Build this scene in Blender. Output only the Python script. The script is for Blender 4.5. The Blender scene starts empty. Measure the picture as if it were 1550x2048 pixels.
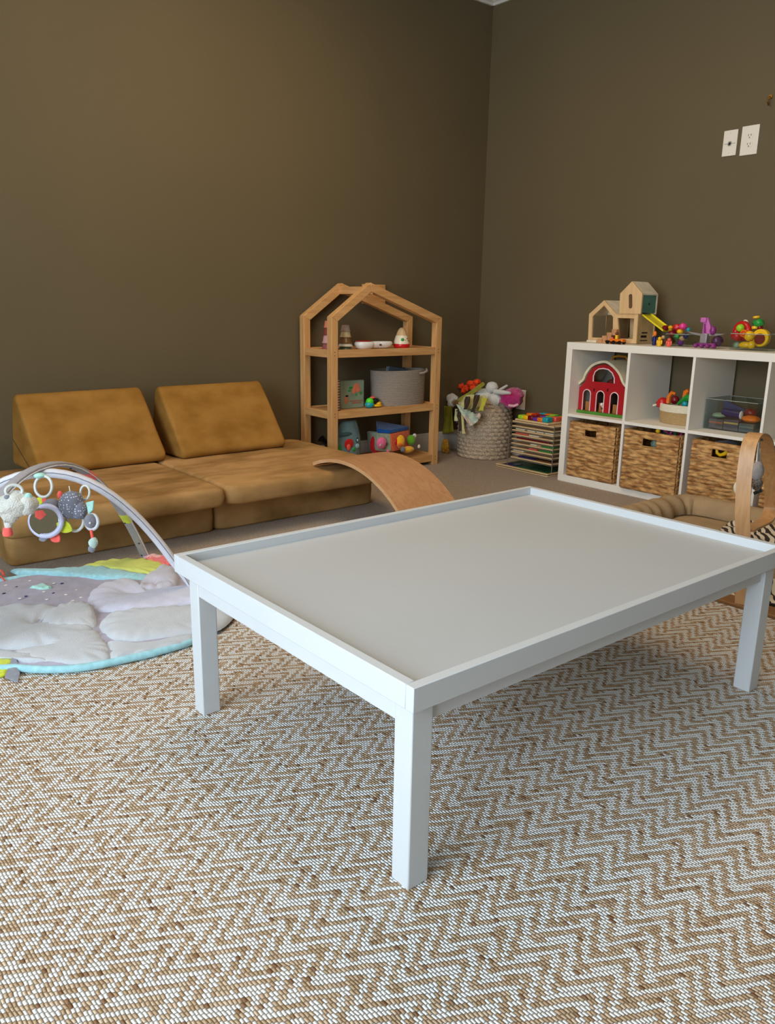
import bpy, math, random
from mathutils import Vector, Matrix, noise as mnoise
random.seed(7)
PI = math.pi
C = bpy.context.scene.collection
scn = bpy.context.scene

# ------------------------------------------------------------------ camera
FPX, YAW, PITCH, ROLL, CAMZ = 1592.05, 0.690802, 0.253730, 0.0166793, 0.94634
_f = Vector((math.sin(YAW)*math.cos(PITCH), math.cos(YAW)*math.cos(PITCH), -math.sin(PITCH)))
_r = Vector((math.cos(YAW), -math.sin(YAW), 0.0)); _u = _r.cross(_f)
CR = _r*math.cos(ROLL)+_u*math.sin(ROLL); CU = -_r*math.sin(ROLL)+_u*math.cos(ROLL); CF = _f
CO = Vector((0, 0, CAMZ))
cam = bpy.data.cameras.new('camera'); camo = bpy.data.objects.new('camera', cam); C.objects.link(camo)
cam.sensor_fit = 'VERTICAL'; cam.sensor_height = 36.0; cam.lens = FPX*36/2048
cam.clip_start = 0.02; cam.clip_end = 60
camo.matrix_world = Matrix(((CR.x, CU.x, -CF.x, 0), (CR.y, CU.y, -CF.y, 0), (CR.z, CU.z, -CF.z, CAMZ), (0, 0, 0, 1)))
scn.camera = camo
# ------------------------------------------------------------------ world, light, exposure
scn.view_settings.view_transform = 'Standard'; scn.view_settings.look = 'None'
scn.view_settings.exposure = 0.0; scn.view_settings.gamma = 1.0; scn.view_settings.use_curve_mapping = False
w = bpy.data.worlds.new('sky'); scn.world = w; w.use_nodes = True
w.node_tree.nodes['Background'].inputs[0].default_value = (0.62, 0.78, 1.0, 1); w.node_tree.nodes['Background'].inputs[1].default_value = 1.0
def area(name, loc, rot, sx, sy, power, col):
    l = bpy.data.lights.new(name, 'AREA'); l.shape = 'RECTANGLE'; l.size = sx; l.size_y = sy; l.energy = power; l.color = col
    o = bpy.data.objects.new(name, l); C.objects.link(o); o.location = loc; o.rotation_euler = rot; return o
# daylight coming in through the big window left of the camera
area('window_daylight', (-2.02, 0.55, 1.5), (0, -PI/2, 0), 2.0, 2.8, 186, (0.72, 0.87, 1.0))
# added warm fill from above, out of view, to warm the far corner
area('warm_fill_light', (1.9, 2.45, 2.72), (0, 0, 0), 1.3, 1.3, 31, (1.0, 0.76, 0.49))

# ------------------------------------------------------------------ pixel helpers (rays onto real planes)
def ray(x, y): return CR*((x-775)/FPX) - CU*((y-1024)/FPX) + CF
def at_x(x, y, X): d = ray(x, y); return CO + d*(X/d.x)
def at_y(x, y, Y): d = ray(x, y); return CO + d*(Y/d.y)
def at_z(x, y, Z): d = ray(x, y); return CO + d*((Z-CAMZ)/d.z)
def at_d(x, y, D): return CO + ray(x, y)*D

# ------------------------------------------------------------------ materials
def lin(c): return tuple((v/255/12.92 if v/255 <= 0.04045 else ((v/255+0.055)/1.055)**2.4) for v in c)
_mats = {}
def mat(name, rgb, rough=0.55, var=0.12, scale=18, bump=0.0, bscale=None, metal=0.0, coat=0.0, sheen=0.0, rgb2=None, stretch=None, spec=0.5, dist=0.002):
    if name in _mats: return _mats[name]
    m = bpy.data.materials.new(name); m.use_nodes = True; nt = m.node_tree; N = nt.nodes; L = nt.links
    b = N['Principled BSDF']; b.inputs['Roughness'].default_value = rough; b.inputs['Metallic'].default_value = metal
    b.inputs['Coat Weight'].default_value = coat; b.inputs['Specular IOR Level'].default_value = spec
    b.inputs['Sheen Weight'].default_value = sheen
    tc = N.new('ShaderNodeTexCoord'); mp = N.new('ShaderNodeMapping'); L.new(tc.outputs['Object'], mp.inputs[0])
    if stretch: mp.inputs['Scale'].default_value = stretch
    n = N.new('ShaderNodeTexNoise'); n.inputs['Scale'].default_value = scale; n.inputs['Detail'].default_value = 4; L.new(mp.outputs[0], n.inputs[0])
    r = N.new('ShaderNodeValToRGB'); L.new(n.outputs[0], r.inputs[0])
    c = lin(rgb); c2 = lin(rgb2) if rgb2 else tuple(v*(1+var) for v in c); c1 = c if rgb2 else tuple(v*(1-var) for v in c)
    r.color_ramp.elements[0].position = 0.35; r.color_ramp.elements[1].position = 0.65
    r.color_ramp.elements[0].color = (*c1, 1); r.color_ramp.elements[1].color = (*c2, 1); L.new(r.outputs[0], b.inputs['Base Color'])
    if bump:
        n2 = N.new('ShaderNodeTexNoise'); n2.inputs['Scale'].default_value = bscale or scale*6; n2.inputs['Detail'].default_value = 3; L.new(mp.outputs[0], n2.inputs[0])
        bp = N.new('ShaderNodeBump'); bp.inputs['Strength'].default_value = bump; bp.inputs['Distance'].default_value = dist; L.new(n2.outputs[0], bp.inputs['Height']); L.new(bp.outputs[0], b.inputs['Normal'])
    _mats[name] = m; return m
def plastic(name, rgb): return mat(name, rgb, rough=0.3, var=0.04, scale=10)
def cloth(name, rgb, var=0.1): return mat(name, rgb, rough=0.95, var=var, scale=60, bump=0.5, bscale=400, sheen=0.3, spec=0.2)
def clear(name, tint=(0.93, 0.96, 0.95), k=0.12):
    m = bpy.data.materials.new(name); m.use_nodes = True; nt = m.node_tree; N = nt.nodes; L = nt.links
    N.remove(N['Principled BSDF']); o = N['Material Output']
    t = N.new('ShaderNodeBsdfTransparent'); t.inputs[0].default_value = (*tint, 1); g = N.new('ShaderNodeBsdfGlossy'); g.inputs['Roughness'].default_value = 0.08
    f = N.new('ShaderNodeLayerWeight'); f.inputs[0].default_value = .25; x = N.new('ShaderNodeMixShader')
    a = N.new('ShaderNodeMath'); a.operation = 'MULTIPLY_ADD'; a.inputs[1].default_value = .35; a.inputs[2].default_value = k*0.3; L.new(f.outputs[1], a.inputs[0])
    L.new(a.outputs[0], x.inputs[0]); L.new(t.outputs[0], x.inputs[1]); L.new(g.outputs[0], x.inputs[2]); L.new(x.outputs[0], o.inputs[0]); return m
def mathn(nt, op, a, b=None, c=None):
    n = nt.nodes.new('ShaderNodeMath'); n.operation = op
    for i, v in enumerate((a, b, c)):
        if v is None: continue
        if isinstance(v, (int, float)): n.inputs[i].default_value = v
        else: nt.links.new(v, n.inputs[i])
    return n.outputs[0]
def wood(name, rgb, rgb2, axis='z', scale=6.0, rough=0.5, knots=True):
    m = bpy.data.materials.new(name); m.use_nodes = True; nt = m.node_tree; N = nt.nodes; L = nt.links
    b = N['Principled BSDF']; b.inputs['Roughness'].default_value = rough
    tc = N.new('ShaderNodeTexCoord'); mp = N.new('ShaderNodeMapping'); L.new(tc.outputs['Object'], mp.inputs[0])
    s = {'x': (0.08, 1, 1), 'y': (1, 0.08, 1), 'z': (1, 1, 0.08)}[axis]; mp.inputs['Scale'].default_value = s
    n = N.new('ShaderNodeTexNoise'); n.inputs['Scale'].default_value = scale*10; n.inputs['Detail'].default_value = 5; n.inputs['Distortion'].default_value = 0.6; L.new(mp.outputs[0], n.inputs[0])
    r = N.new('ShaderNodeValToRGB'); r.color_ramp.elements[0].position = 0.3; r.color_ramp.elements[1].position = 0.7
    r.color_ramp.elements[0].color = (*lin(rgb2), 1); r.color_ramp.elements[1].color = (*lin(rgb), 1); L.new(n.outputs[0], r.inputs[0])
    out = r.outputs[0]
    if knots:
        v = N.new('ShaderNodeTexVoronoi'); v.inputs['Scale'].default_value = 4.5; mp2 = N.new('ShaderNodeMapping'); L.new(tc.outputs['Object'], mp2.inputs[0]); mp2.inputs['Scale'].default_value = tuple(0.55 if q < 1 else 1 for q in s); L.new(mp2.outputs[0], v.inputs[0])
        r2 = N.new('ShaderNodeValToRGB'); r2.color_ramp.elements[0].position = 0.02; r2.color_ramp.elements[1].position = 0.06; r2.color_ramp.elements[0].color = (0.45, 0.3, 0.18, 1); r2.color_ramp.elements[1].color = (1, 1, 1, 1); L.new(v.outputs[0], r2.inputs[0])
        mx = N.new('ShaderNodeMix'); mx.data_type = 'RGBA'; mx.blend_type = 'MULTIPLY'; mx.inputs[0].default_value = 1; L.new(out, mx.inputs[6]); L.new(r2.outputs[0], mx.inputs[7]); out = mx.outputs[2]
    L.new(out, b.inputs['Base Color']); _mats[name] = m; return m

M_wall = mat('olive_wall_paint', (102, 88, 62), rough=0.7, var=0.03, scale=1.5, bump=0.12, bscale=300, spec=0.3)
M_trim = mat('white_trim_paint', (222, 214, 200), rough=0.4, var=0.02)
M_ceil = mat('ceiling_paint', (225, 220, 210), rough=0.8, var=0.02)
M_carpet = mat('greige_carpet', (164, 146, 128), rough=1.0, scale=260, rgb2=(204, 186, 168), bump=1.0, bscale=420, spec=0.1, dist=0.006)
M_white = mat('white_lacquer', (207, 208, 208), rough=0.45, var=0.015, scale=3)
M_whitelam = mat('white_laminate', (240, 232, 218), rough=0.5, var=0.02, scale=3)
M_plate = mat('outlet_plastic', (235, 225, 208), rough=0.4, var=0.01)
M_dark = mat('dark_slot', (25, 20, 16), rough=0.6)
M_suede = mat('mustard_suede', (142, 98, 38), rough=0.85, scale=7, rgb2=(164, 118, 56), bump=0.25, bscale=40, sheen=0.0, spec=0.15, stretch=(1, 1.0, 1.6))
M_seat = mat('tan_seat_suede', (140, 104, 58), rough=0.85, scale=7, rgb2=(188, 146, 94), bump=0.25, bscale=40, spec=0.15, stretch=(.6, 1.3, 1))
M_pine = wood('pine_upright', (222, 172, 112), (198, 142, 84), 'z')
M_pinex = wood('pine_lengthwise', (222, 172, 112), (196, 140, 82), 'x')
M_piney = wood('pine_crosswise', (222, 172, 112), (196, 140, 82), 'y')
M_ply = wood('beech_plywood', (196, 146, 102), (178, 128, 86), 'y', 5, 0.4, False)
M_plyedge = wood('plywood_edge', (226, 180, 132), (208, 156, 108), 'y', 9, 0.5, False)
M_beech = wood('light_beech', (226, 190, 140), (214, 172, 120), 'z', 4, 0.45, False)
M_ashz = wood('ash_band', (212, 160, 104), (190, 136, 84), 'z', 7, 0.4, False)
M_coral = cloth('coral_fabric', (255, 105, 95)); M_lime = cloth('lime_fabric', (208, 216, 60)); M_mint = cloth('mint_fabric', (176, 226, 214))
M_greyfab = cloth('grey_marl_fabric', (138, 138, 148)); M_whiteplush = mat('white_plush', (218, 214, 204), rough=1, var=0.06, scale=90, bump=1.0, bscale=260, sheen=0.4, spec=0.1, dist=0.004)
COLS = {'red': (200, 28, 30), 'yellow': (245, 190, 20), 'orange': (242, 120, 20), 'green': (40, 150, 60), 'lime': (160, 210, 40), 'blue': (20, 90, 190), 'teal': (30, 160, 170), 'purple': (110, 50, 140), 'pink': (235, 60, 140), 'cream': (238, 226, 196), 'navy': (24, 30, 90), 'black': (22, 20, 20), 'white': (238, 236, 230), 'brown': (96, 56, 30), 'coral': (240, 96, 80), 'sage': (150, 170, 140), 'tan': (205, 165, 115), 'maroon': (120, 12, 24)}
def pl(k): return plastic(k+'_plastic', COLS[k])

# ------------------------------------------------------------------ mesh builder
def rotz(a): return Matrix.Rotation(a, 3, 'Z')
def basis(z):
    z = Vector(z).normalized(); a = Vector((0, 0, 1)) if abs(z.z) < 0.9 else Vector((1, 0, 0))
    x = a.cross(z).normalized(); return x, z.cross(x), z
class MB:
    def __init__(s): s.v = []; s.f = []; s.m = []; s.cur = 0
    def add(s, V, F):
        o = len(s.v); s.v += [Vector(p) for p in V]; s.f += [tuple(i+o for i in f) for f in F]; s.m += [s.cur]*len(F); return s
    def box(s, a, b, R=None, c=None):
        x0, y0, z0 = a; x1, y1, z1 = b
        V = [Vector(p) for p in ((x0, y0, z0), (x1, y0, z0), (x1, y1, z0), (x0, y1, z0), (x0, y0, z1), (x1, y0, z1), (x1, y1, z1), (x0, y1, z1))]
        if R is not None:
            c = Vector(c) if c is not None else Vector(((x0+x1)/2, (y0+y1)/2, (z0+z1)/2)); V = [R@(p-c)+c for p in V]
        return s.add(V, [(0, 3, 2, 1), (4, 5, 6, 7), (0, 1, 5, 4), (1, 2, 6, 5), (2, 3, 7, 6), (3, 0, 4, 7)])
    def lathe(s, prof, c=(0, 0, 0), n=24, ax=(0, 0, 1), disp=None):
        X, Y, Z = basis(ax) if tuple(ax) != (0, 0, 1) else (Vector((1, 0, 0)), Vector((0, 1, 0)), Vector((0, 0, 1)))
        c = Vector(c); V = []; F = []; k = len(prof)
        for r, z in prof:
            for i in range(n):
                a = 2*PI*i/n; rr = r+(disp(a, z) if disp and r > 1e-5 else 0); V.append(c+X*(rr*math.cos(a))+Y*(rr*math.sin(a))+Z*z)
        for j in range(k-1):
            for i in range(n):
                i2 = (i+1) % n; F.append((j*n+i, j*n+i2, (j+1)*n+i2, (j+1)*n+i))
        if prof[0][0] > 1e-5: F.append(tuple(range(n-1, -1, -1)))
        if prof[-1][0] > 1e-5: F.append(tuple((k-1)*n+i for i in range(n)))
        return s.add(V, F)
    def cyl(s, a, b, r, r2=None, n=16):
        a = Vector(a); b = Vector(b); h = (b-a).length; return s.lathe([(r, 0), (r if r2 is None else r2, h)], a, n, (b-a))
    def ball(s, c, r, n=16, R=None, jit=0, seed=0):
        if not hasattr(r, '__len__'): r = (r, r, r)
        c = Vector(c); V = []; F = []; m = n//2
        for j in range(m+1):
            t = PI*j/m
            for i in range(n):
                a = 2*PI*i/n; p = Vector((math.sin(t)*math.cos(a), math.sin(t)*math.sin(a), math.cos(t)))
                k = 1+jit*mnoise.noise(p*1.7+Vector((seed*3.1, seed, 0))); p = Vector((p.x*r[0]*k, p.y*r[1]*k, p.z*r[2]*k))
                V.append(c+(R@p if R else p))
        for j in range(m):
            for i in range(n): F.append((j*n+i, (j+1)*n+i, (j+1)*n+(i+1) % n, j*n+(i+1) % n))
        return s.add(V, F)
    def tube(s, P, r, n=8, closed=False, flat=None):
        P = [Vector(p) for p in P]; k = len(P); V = []; F = []; up = None
        for i, p in enumerate(P):
            t = (P[(i+1) % k]-P[i-1]) if closed else (P[min(i+1, k-1)]-P[max(i-1, 0)])
            t.normalize()
            if up is None: X, Y, _ = basis(t)
            else:
                X = (up-t*up.dot(t)).normalized(); Y = t.cross(X)
            up = X; rr = r[i] if hasattr(r, '__len__') else r
            for j in range(n):
                a = 2*PI*j/n; V.append(p+X*rr*math.cos(a)+Y*rr*math.sin(a)*(flat or 1))
        for i in range(k if closed else k-1):
            i2 = (i+1) % k
            for j in range(n): F.append((i*n+j, i*n+(j+1) % n, i2*n+(j+1) % n, i2*n+j))
        if not closed: F.append(tuple(range(n-1, -1, -1))); F.append(tuple((k-1)*n+j for j in range(n)))
        return s.add(V, F)
    def band(s, P, W, T, closed=False):
        # P centre line, W list/vec of half-width vectors, T list of half-thickness vectors
        k = len(P); V = []; F = []
        for i, p in enumerate(P):
            w = W[i] if isinstance(W, list) else W; t = T[i] if isinstance(T, list) else T; p = Vector(p)
            V += [p-w-t, p+w-t, p+w+t, p-w+t]
        for i in range(k if closed else k-1):
            i2 = (i+1) % k
            for j in range(4): F.append((i*4+j, i*4+(j+1) % 4, i2*4+(j+1) % 4, i2*4+j))
        if not closed: F.append((3, 2, 1, 0)); F.append(tuple((k-1)*4+j for j in range(4)))
        return s.add(V, F)
    def prism(s, poly, depth, hole=None):
        # poly: list of 3D points (planar), extruded by vector depth; hole: list of 3D points with the same count joined as a ring
        d = Vector(depth); P = [Vector(p) for p in poly]; k = len(P)
        if hole:
            H = [Vector(p) for p in hole]; V = P+H+[p+d for p in P]+[p+d for p in H]; F = []
            for i in range(k):
                j = (i+1) % k
                F += [(i, j, k+j, k+i), (2*k+i, 3*k+i, 3*k+j, 2*k+j), (i, 2*k+i, 2*k+j, j), (k+i, k+j, 3*k+j, 3*k+i)]
            return s.add(V, F)
        return s.add(P+[p+d for p in P], [tuple(range(k-1, -1, -1)), tuple(range(k, 2*k))]+[(i, (i+1) % k, (i+1) % k+k, i+k) for i in range(k)])
    def grid(s, fn, nu, nv):
        V = [fn(i/nu, j/nv) for j in range(nv+1) for i in range(nu+1)]
        return s.add(V, [(j*(nu+1)+i, j*(nu+1)+i+1, (j+1)*(nu+1)+i+1, (j+1)*(nu+1)+i) for j in range(nv) for i in range(nu)])
    def build(s, name, mats, parent=None, loc=None, bevel=0, seg=2, sub=0, smooth=True, solid=0, angle=40):
        if parent is not None: o0 = ORG[parent.name]
        else:
            if loc is None:
                xs = [p.x for p in s.v]; ys = [p.y for p in s.v]; zs = [p.z for p in s.v]; loc = ((min(xs)+max(xs))/2, (min(ys)+max(ys))/2, min(zs))
            o0 = Vector(loc)
        me = bpy.data.meshes.new(name); me.from_pydata([p-o0 for p in s.v], [], s.f)
        if not isinstance(mats, (list, tuple)): mats = [mats]
        for m in mats: me.materials.append(m)
        for i, p in enumerate(me.polygons): p.material_index = s.m[i]; p.use_smooth = smooth
        me.validate(); me.update()
        o = bpy.data.objects.new(name, me); C.objects.link(o)
        if parent is not None: o.parent = parent
        else: o.location = o0
        ORG[o.name] = o0
        if solid: q = o.modifiers.new('s', 'SOLIDIFY'); q.thickness = solid; q.offset = 0
        if bevel: q = o.modifiers.new('b', 'BEVEL'); q.width = bevel; q.segments = seg; q.limit_method = 'ANGLE'; q.angle_limit = 0.6; q.harden_normals = False
        if sub: q = o.modifiers.new('u', 'SUBSURF'); q.levels = sub; q.render_levels = sub
        if smooth and not sub:
            import bmesh
            bm = bmesh.new(); bm.from_mesh(me)
            for e in bm.edges:
                if len(e.link_faces) == 2 and e.calc_face_angle(0) > math.radians(angle): e.smooth = False
            bm.to_mesh(me); bm.free()
        return o
ORG = {}
def box(a, b, **k): return MB().box(a, b, **k)
def tag(o, label, cat=None, group=None):
    o['label'] = label
    if cat: o['category'] = cat
    if group: o['group'] = group
    return o
def thing(name, loc, label, cat, group=None):
    o = bpy.data.objects.new(name, None); C.objects.link(o); o.location = loc; o.empty_display_size = 0.05; ORG[o.name] = Vector(loc); return tag(o, label, cat, group)
def struct(o): o['kind'] = 'structure'; return o
def copy_thing(o, delta=(0, 0, 0), rz=0.0, label=None, parent=None):
    c = o.copy(); C.objects.link(c)
    if parent is None:
        c.location = o.location+Vector(delta); c.rotation_euler.z += rz
        if label: c['label'] = label
    else: c.parent = parent
    ORG[c.name] = Vector(c.location)
    for ch in o.children: copy_thing(ch, parent=c)
    return c
def rrect(x0, y0, x1, y1, r, n=4):
    P = []
    for cx, cy, a in ((x1-r, y1-r, 0), (x0+r, y1-r, 90), (x0+r, y0+r, 180), (x1-r, y0+r, 270)):
        for i in range(n+1): t = math.radians(a+90*i/n); P.append((cx+r*math.cos(t), cy+r*math.sin(t)))
    return P
def cushion(x0, y0, z0, x1, y1, z1, r=0.03, rc=0.06, puff=0.006, seed=0, res=0.03, front_bulge=0):
    """padded block: rounded plan corners and rounded top and bottom edges, gently uneven"""
    mb = MB(); P = rrect(x0, y0, x1, y1, rc, 5)
    # densify outline
    Q = []
    for i, p in enumerate(P):
        q = P[(i+1) % len(P)]; L = math.hypot(q[0]-p[0], q[1]-p[1]); n = max(1, int(L/res))
        for k in range(n): Q.append((p[0]+(q[0]-p[0])*k/n, p[1]+(q[1]-p[1])*k/n))
    cx, cy = (x0+x1)/2, (y0+y1)/2; rings = []
    def ring(inset, z):
        out = []
        for (x, y) in Q:
            hx = (x1-x0)/2; hy = (y1-y0)/2
            out.append(Vector((cx+(x-cx)*(1-inset/hx), cy+(y-cy)*(1-inset/hy), z)))
        return out
    prof = []
    for i in range(5): t = PI/2*i/4; prof.append((r*(1-math.sin(t)), z0+r*(1-math.cos(t))))
    hm = (z1-z0)
    prof.append((-puff*0.7, (z0+z1)/2))
    for i in range(5): t = PI/2*i/4; prof.append((r*(1-math.cos(t)), z1-r+r*math.sin(t)))
    half = min(x1-x0, y1-y0)/2
    for fr in (0.18, 0.35, 0.55, 0.75, 0.9): prof.append((r+(half-r)*fr, z1+puff*fr))
    V = []; k = len(Q)
    for ins, z in prof:
        for p in ring(ins, z):
            nz = mnoise.noise(Vector((p.x*7+seed*5, p.y*7, z*9)))*puff*0.7
            top = 1 if z >= z1-0.001 else 0
            V.append(Vector((p.x+(0 if top else nz*0.6), p.y+(0 if top else nz*0.8), p.z+(nz if top else 0))))
    F = []
    for j in range(len(prof)-1):
        for i in range(k): F.append((j*k+i, j*k+(i+1) % k, (j+1)*k+(i+1) % k, (j+1)*k+i))
    F.append(tuple(range(k-1, -1, -1))); F.append(tuple((len(prof)-1)*k+i for i in range(k)))
    return mb.add(V, F)

def smooth_path(P, n=4):
    out = []
    for i in range(len(P)-1):
        p0 = P[max(i-1, 0)]; p1 = P[i]; p2 = P[i+1]; p3 = P[min(i+2, len(P)-1)]
        for k in range(n):
            t = k/n; out.append(.5*((2*p1)+(-p0+p2)*t+(2*p0-5*p1+4*p2-p3)*t*t+(-p0+3*p1-3*p2+p3)*t**3))
    out.append(P[-1]); return out
def smooth_path0(P): return smooth_path(P, 3)

# ================================================================== SETTING
WX0, WX1, WY0, WY1, CH = -2.0, 3.99, -1.8, 3.885, 2.84
struct(box((WX0-.1, WY0-.1, -.08), (WX1+.1, WY1+.1, 0)).build('floor', M_carpet, smooth=False))
struct(box((WX0-.1, WY0-.1, CH), (WX1+.1, WY1+.1, CH+.08)).build('ceiling', M_ceil, smooth=False))
struct(box((WX0-.1, WY1, 0), (WX1+.1, WY1+.1, CH)).build('wall_left', M_wall, smooth=False))
struct(box((WX1, WY0, 0), (WX1+.1, WY1, CH)).build('wall_right', M_wall, smooth=False))
struct(box((WX0-.1, WY0-.1, 0), (WX1+.1, WY0, CH)).build('wall_rear', M_wall, smooth=False))
wn = MB(); Wy0, Wy1, Wz0, Wz1 = -0.85, 1.95, 0.5, 2.5
wn.box((WX0-.1, WY0, 0), (WX0, Wy0, CH)).box((WX0-.1, Wy1, 0), (WX0, WY1, CH)).box((WX0-.1, Wy0, 0), (WX0, Wy1, Wz0)).box((WX0-.1, Wy0, Wz1), (WX0, Wy1, CH))
struct(wn.build('wall_window', M_wall, smooth=False))
fr = MB()
for y0, y1 in ((Wy0, Wy0+.05), (Wy1-.05, Wy1), (0.2, .26), (1.24, 1.30)): fr.box((WX0-.06, y0, Wz0), (WX0+.01, y1, Wz1))
for z0, z1 in ((Wz0, Wz0+.05), (Wz1-.05, Wz1)): fr.box((WX0-.06, Wy0, z0), (WX0+.01, Wy1, z1))
struct(fr.build('window_1', M_trim, smooth=False))
def crown(name, a, b, n, ):
    prof = [(0, -.10), (.012, -.10), (.018, -.088), (.03, -.08), (.045, -.05), (.07, -.028), (.08, -.02), (.092, -.018), (.1, 0), (0, 0)]
    a = Vector(a); b = Vector(b); n = Vector(n); mb = MB()
    return struct(mb.prism([a+n*p[0]+Vector((0, 0, p[1])) for p in prof], b-a).build(name, M_trim, angle=20))
crown('trim_1', (WX0, WY1, CH), (WX1, WY1, CH), (0, -1, 0))
crown('trim_2', (WX1, WY0, CH), (WX1, WY1, CH), (-1, 0, 0))
struct(box((WX0, WY1-.016, 0), (WX1, WY1, .12)).box((WX0, WY1-.010, .12), (WX1, WY1, .132)).build('baseboard_left', M_trim, bevel=.002))
struct(box((WX1-.016, WY0, 0), (WX1, WY1-.016, .12)).box((WX1-.010, WY0, .12), (WX1, WY1-.016, .132)).build('baseboard_right', M_trim, bevel=.002))

# ------------------------------------------------------------------ outlets on the right wall
def outlet(y0, y1, z0, z1, label, kind):
    t = thing('wall_plate', (WX1-.003, (y0+y1)/2, z0), label, 'outlet')
    box((WX1-.007, y0, z0), (WX1, y1, z1)).build('plate', M_plate, t, bevel=.002)
    yc, zc = (y0+y1)/2, (z0+z1)/2; X = WX1-.0085
    if kind == 'duplex':
        for dz in (.0195, -.0195):
            rc = MB().prism([(X, yc+p[0], zc+dz+p[1]) for p in rrect(-.017, -.0135, .017, .0135, .008)], (.003, 0, 0)).build('receptacle', M_plate, t)
            s_ = MB()
            for dy in (-.0065, .0065): s_.box((X-.0006, yc+dy-.0011, zc+dz-.001), (X, yc+dy+.0011, zc+dz+.008))
            s_.cyl((X-.0006, yc, zc+dz-.0075), (X, yc, zc+dz-.0075), .0026, n=10); s_.build('slot', M_dark, rc)
    elif kind == 'brush':
        MB().cyl((X-.0008, yc, zc-.003), (X+.002, yc, zc-.003), .006, n=14).build('cable_hole', M_dark, t)
        s_ = MB()
        for k in range(16):
            a = 2*PI*k/16; L = .028 if k % 8 == 0 else .012; s_.box((X-.0005, yc, zc-.0035), (X+.001, yc+L, zc-.0026), R=Matrix.Rotation(a, 3, 'X'), c=(X, yc, zc-.003))
        s_.build('bristle_slits', M_dark, t)
        for dz in (.045, -.045): MB().cyl((X-.0006, yc, zc+dz), (X+.001, yc, zc+dz), .0028, n=10).build('screw', M_trim, t)
    return t
outlet(2.188, 2.260, 1.688, 1.806, 'small white wall plate with a dark star-shaped cable opening', 'brush')
outlet(2.082, 2.168, 1.681, 1.813, 'large white outlet plate with two sockets high on the wall', 'duplex')
outlet(3.437, 3.512, .302, .430, 'white low wall plate behind the braided basket', 'blank')
hk = thing('wall_hook', (WX1-.002, 2.045, 1.88), 'small brass hook on the wall above the outlet plates', 'hook')
MB().cyl((WX1, 2.048, 1.925), (WX1-.006, 2.048, 1.925), .009, n=14).build('base', mat('brass', (150, 110, 50), .35, metal=1), hk)
MB().tube([(WX1-.006, 2.048, 1.925), (WX1-.022, 2.048, 1.92), (WX1-.026, 2.048, 1.90), (WX1-.016, 2.048, 1.888), (WX1-.012, 2.048, 1.9)], .0032).build('hook', mat('brass', (150, 110, 50)), hk)

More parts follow.
